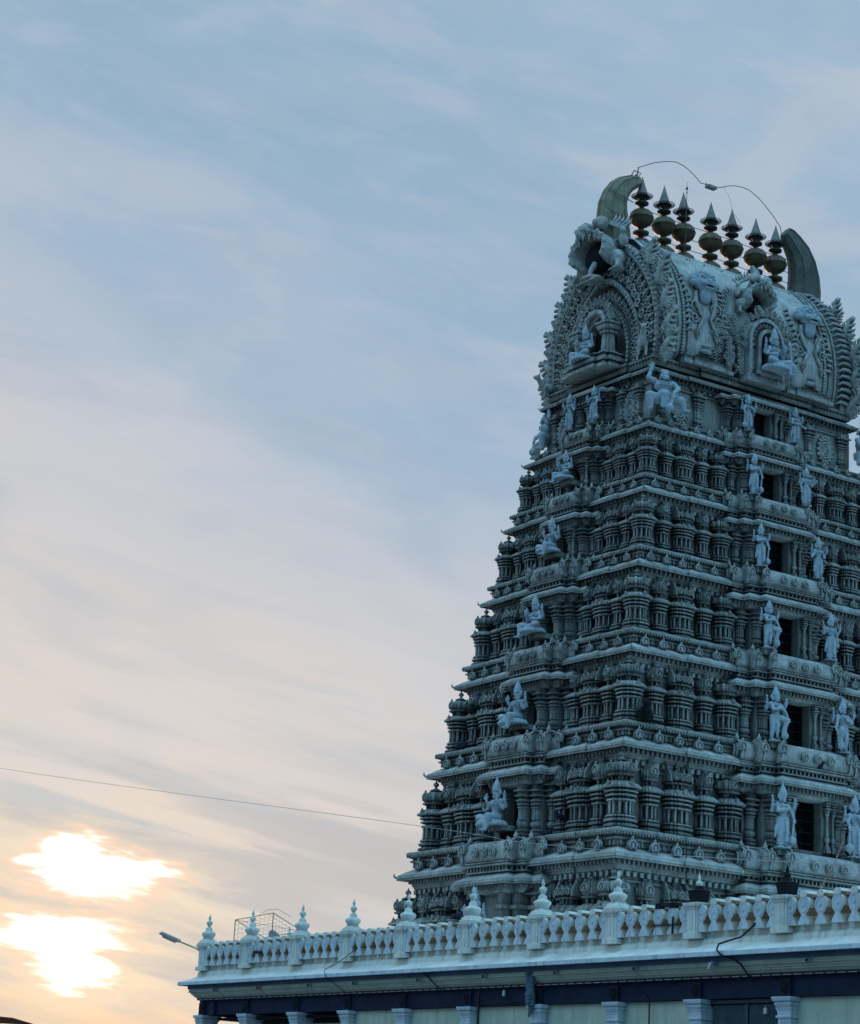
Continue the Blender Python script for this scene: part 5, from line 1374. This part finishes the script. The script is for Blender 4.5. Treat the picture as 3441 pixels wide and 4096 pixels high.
comb = N.new('ShaderNodeCombineXYZ'); Lk.new(az, comb.inputs[0]); Lk.new(el, comb.inputs[1])
def noi(sx, sy, ox=0, det=5, rot=0, rg=.55, dist=0, el_skew=0):
    m = N.new('ShaderNodeMapping'); m.inputs['Scale'].default_value = (sx, sy, 1); m.inputs['Location'].default_value = (ox, ox*1.7, ox); m.inputs['Rotation'].default_value = (0, 0, rot)
    r0 = N.new('ShaderNodeMapping'); r0.inputs['Rotation'].default_value = (0, 0, -rot); Lk.new(comb.outputs[0], r0.inputs[0]); m.inputs['Rotation'].default_value = (0, 0, 0)
    Lk.new(r0.outputs[0], m.inputs[0])
    n = N.new('ShaderNodeTexNoise'); n.inputs['Scale'].default_value = 1; n.inputs['Detail'].default_value = det; n.inputs['Roughness'].default_value = rg; n.inputs['Distortion'].default_value = dist
    Lk.new(m.outputs[0], n.inputs['Vector']); return n.outputs['Fac']
BLOBS = [(64.43, 5.86, 1.5, .53), (65.17, 6.45, .75, .42), (63.3, 6.04, .75, .26), (65.32, 4.31, 1.5, .5), (64.88, 3.5, .95, .55), (66.1, 6.12, .5, .16)]
nA = noi(.09, .28, 3.1, 5, R(10), .5, .3)       # broad streaks
nB = noi(.25, .9, 7.7, 6, R(14), .55, .3)
nC = noi(.16, 1.1, 1.3, 5, R(12), .5, .2)
elw = mth('ADD', el, mth('MULTIPLY', mth('SUBTRACT', nA, .5), 9.0))
elw = mth('SUBTRACT', elw, mth('MULTIPLY', mth('SUBTRACT', az, 57), .42))
rampn = N.new('ShaderNodeValToRGB'); Lk.new(mth('DIVIDE', elw, 32.0, clamp=True), rampn.inputs[0])
cr = rampn.color_ramp; cr.interpolation = 'B_SPLINE'
stops = [(0, (236, 203, 168)), (.055, (233, 210, 184)), (.12, (226, 213, 199)), (.19, (220, 211, 205)), (.29, (213, 208, 208)), (.39, (201, 204, 211)), (.48, (184, 197, 212)), (.56, (166, 188, 209)), (.67, (150, 180, 206)), (.85, (151, 181, 206)), (1.0, (164, 190, 212))]
while len(cr.elements) < len(stops): cr.elements.new(.5)
for e, (p, c) in zip(cr.elements, stops): e.position = p; e.color = (*lin(*c), 1)
skyc = rampn.outputs[0]
nD = noi(.13, .34, 23.0, 5, R(6), .5, .5); nE = noi(.5, 1.3, 31.0, 7, R(12), .6, .4)
skyc = mixc(mr(nD, .48, .66, 0, .38), skyc, lin(206, 208, 214))
skyc = mixc(mth('MULTIPLY', mr(nD, .50, .30, 0, .38), mr(el, 8, 16, .3, 1)), skyc, lin(148, 176, 202))
skyc = mixc(mr(nE, .50, .75, 0, .12), skyc, lin(222, 218, 218))
skyc = mixc(mr(nB, .50, .78, 0, .22), skyc, lin(192, 202, 218))
hi = mr(el, 9, 3, 0, 1)
skyc = mixc(mth('MULTIPLY', mr(nC, .47, .66, 0, .85), mr(el, 13, 6, .25, 1)), skyc, lin(178, 190, 202))
# greyer towards the right above the balustrade
skyc = mixc(mth('MULTIPLY', mr(az, 64, 58, 0, .6), mr(el, 9, 4, 0, 1)), skyc, lin(192, 198, 206))
# warm glow around the hidden sun
def blob(ca, ce, ra, re, skew, warp, wx=.5, wy=1.6, off=0, det=5):
    n1 = noi(wx, wy, 11+off, det, R(0), .6, .6); n2 = noi(wx*1.4, wy*.8, 17+off, det, R(0), .6, .4)
    dx = mth('ADD', mth('SUBTRACT', az, ca), mth('MULTIPLY', mth('SUBTRACT', n1, .5), warp*ra))
    dy = mth('ADD', mth('SUBTRACT', el, ce), mth('MULTIPLY', mth('SUBTRACT', n2, .5), warp*re*.9))
    dy = mth('SUBTRACT', dy, mth('MULTIPLY', dx, skew))
    return mth('SQRT', mth('ADD', mth('POWER', mth('DIVIDE', dx, ra), 2), mth('POWER', mth('DIVIDE', dy, re), 2)))
gl = blob(65.2, 4.6, 6.5, 4.2, 0, .5)
skyc = mixc(mth('MULTIPLY', mr(gl, 1.1, .15, 0, .65), mr(nC, .35, .6, 1, .4)), skyc, lin(238, 222, 200))
skyc = mixc(mth('MULTIPLY', mr(noi(.11, 1.1, 41.0, 5, R(11), .5, .3), .44, .58, 0, .9), mr(el, 10, 6.5, 0, 1)), skyc, lin(184, 186, 191))
low = mr(el, 4.2, 1.0, 0, 1)
skyc = mixc(mth('MULTIPLY', mth('MULTIPLY', low, mr(az, 56, 66, 0, .75)), mr(noi(.2, 1.6, 5.5, 4, R(8), .5), .3, .6, 1, .25)), skyc, lin(234, 198, 160))
bb_ = None
for (ca, ce, ra, re) in BLOBS:
    q_ = blob(ca, ce, ra, re, -.05 if re < .5 else .0, .5, .35, 2.6, ca)
    bb_ = q_ if bb_ is None else mth('MINIMUM', bb_, q_)
rag = noi(1.1, 5.5, 61.0, 6, R(4), .6, .5)
rag2 = noi(.5, 2.2, 71.0, 5, R(8), .6, .8)
bb_ = mth('ADD', bb_, mth('ADD', mth('MULTIPLY', mth('SUBTRACT', rag, .5), 1.2), mth('MULTIPLY', mth('SUBTRACT', rag2, .5), 1.5)))
skyc = mixc(mr(bb_, 2.8, 1.1, 0, .5), skyc, lin(244, 226, 200))
skyc = mixc(mr(bb_, 1.75, 1.15, 0, .75), skyc, lin(250, 212, 192))
skyc = mixc(mr(bb_, 1.28, 1.0, 0, .9), skyc, (.98, .86, .68))
skyc = mixc(mr(bb_, 1.06, .84, 0, 1), skyc, (1.25, 1.25, 1.28))
# physically based sky shares in the blue, and the half of the sky behind the viewer is much darker than the sunset side
sky = N.new('ShaderNodeTexSky'); sky.sky_type = 'NISHITA'; sky.sun_disc = False; sky.sun_elevation = R(5); sky.sun_rotation = R(90-65); sky.altitude = 800
SCL = N.new('ShaderNodeMix'); SCL.data_type = 'RGBA'; SCL.blend_type = 'MULTIPLY'; SCL.inputs[0].default_value = 1
Lk.new(sky.outputs[0], SCL.inputs[6]); SCL.inputs[7].default_value = (.09, .09, .09, 1)
skyc = mixc(.06, skyc, SCL.outputs[2])
front = mth('ADD', mth('MULTIPLY', sep.outputs[0], math.cos(R(60))), mth('MULTIPLY', sep.outputs[1], math.sin(R(60))))
backc = mixc(mr(sep.outputs[2], .05, 1.0, 0, 1, False), (.066, .185, .315), (.52, 1.12, 1.64))
skyc = mixc(mr(front, .62, .0, 0, 1), skyc, backc)
skyc = mixc(mr(sep.outputs[2], .0, -.03, 0, 1), skyc, (.03, .05, .06))
Lk.new(skyc, bg.inputs[0]); bg.inputs[1].default_value = 1.0
# sun
sd = bpy.data.lights.new('sun', 'SUN'); sd.energy = .9; sd.angle = R(8); sd.color = (1, .62, .38)
so = bpy.data.objects.new('sun', sd); col.objects.link(so)
dv = V((math.cos(R(65))*math.cos(R(5)), math.sin(R(65))*math.cos(R(5)), math.sin(R(5))))
so.rotation_euler = dv.to_track_quat('Z', 'Y').to_euler(); so.location = (0, 0, 60)

# ------------------------------------------------------------------ camera
yaw, pitch, roll = 0.986383, 0.274388, 0.0554035
d = V((math.cos(pitch)*math.cos(yaw), math.cos(pitch)*math.sin(yaw), math.sin(pitch))); r = V((math.sin(yaw), -math.cos(yaw), 0)); u = r.cross(d)
r2 = r*math.cos(roll)+u*math.sin(roll); u2 = -r*math.sin(roll)+u*math.cos(roll)
cam = bpy.data.cameras.new('camera'); co = bpy.data.objects.new('camera', cam); col.objects.link(co)
Mx = Matrix((( r2.x, u2.x, -d.x, -46.8724), (r2.y, u2.y, -d.y, -54.5733), (r2.z, u2.z, -d.z, 1.6), (0, 0, 0, 1)))
co.matrix_world = Mx; cam.sensor_fit = 'HORIZONTAL'; cam.sensor_width = 36; cam.lens = 36*8822.28/3441; cam.clip_end = 3000
sc.camera = co
sc.view_settings.view_transform = 'Standard'; sc.view_settings.look = 'None'; sc.view_settings.exposure = 0
sc.cycles.use_denoising = True
sc.cycles.max_bounces = 4; sc.cycles.diffuse_bounces = 3; sc.cycles.use_adaptive_sampling = True; sc.cycles.adaptive_threshold = .02
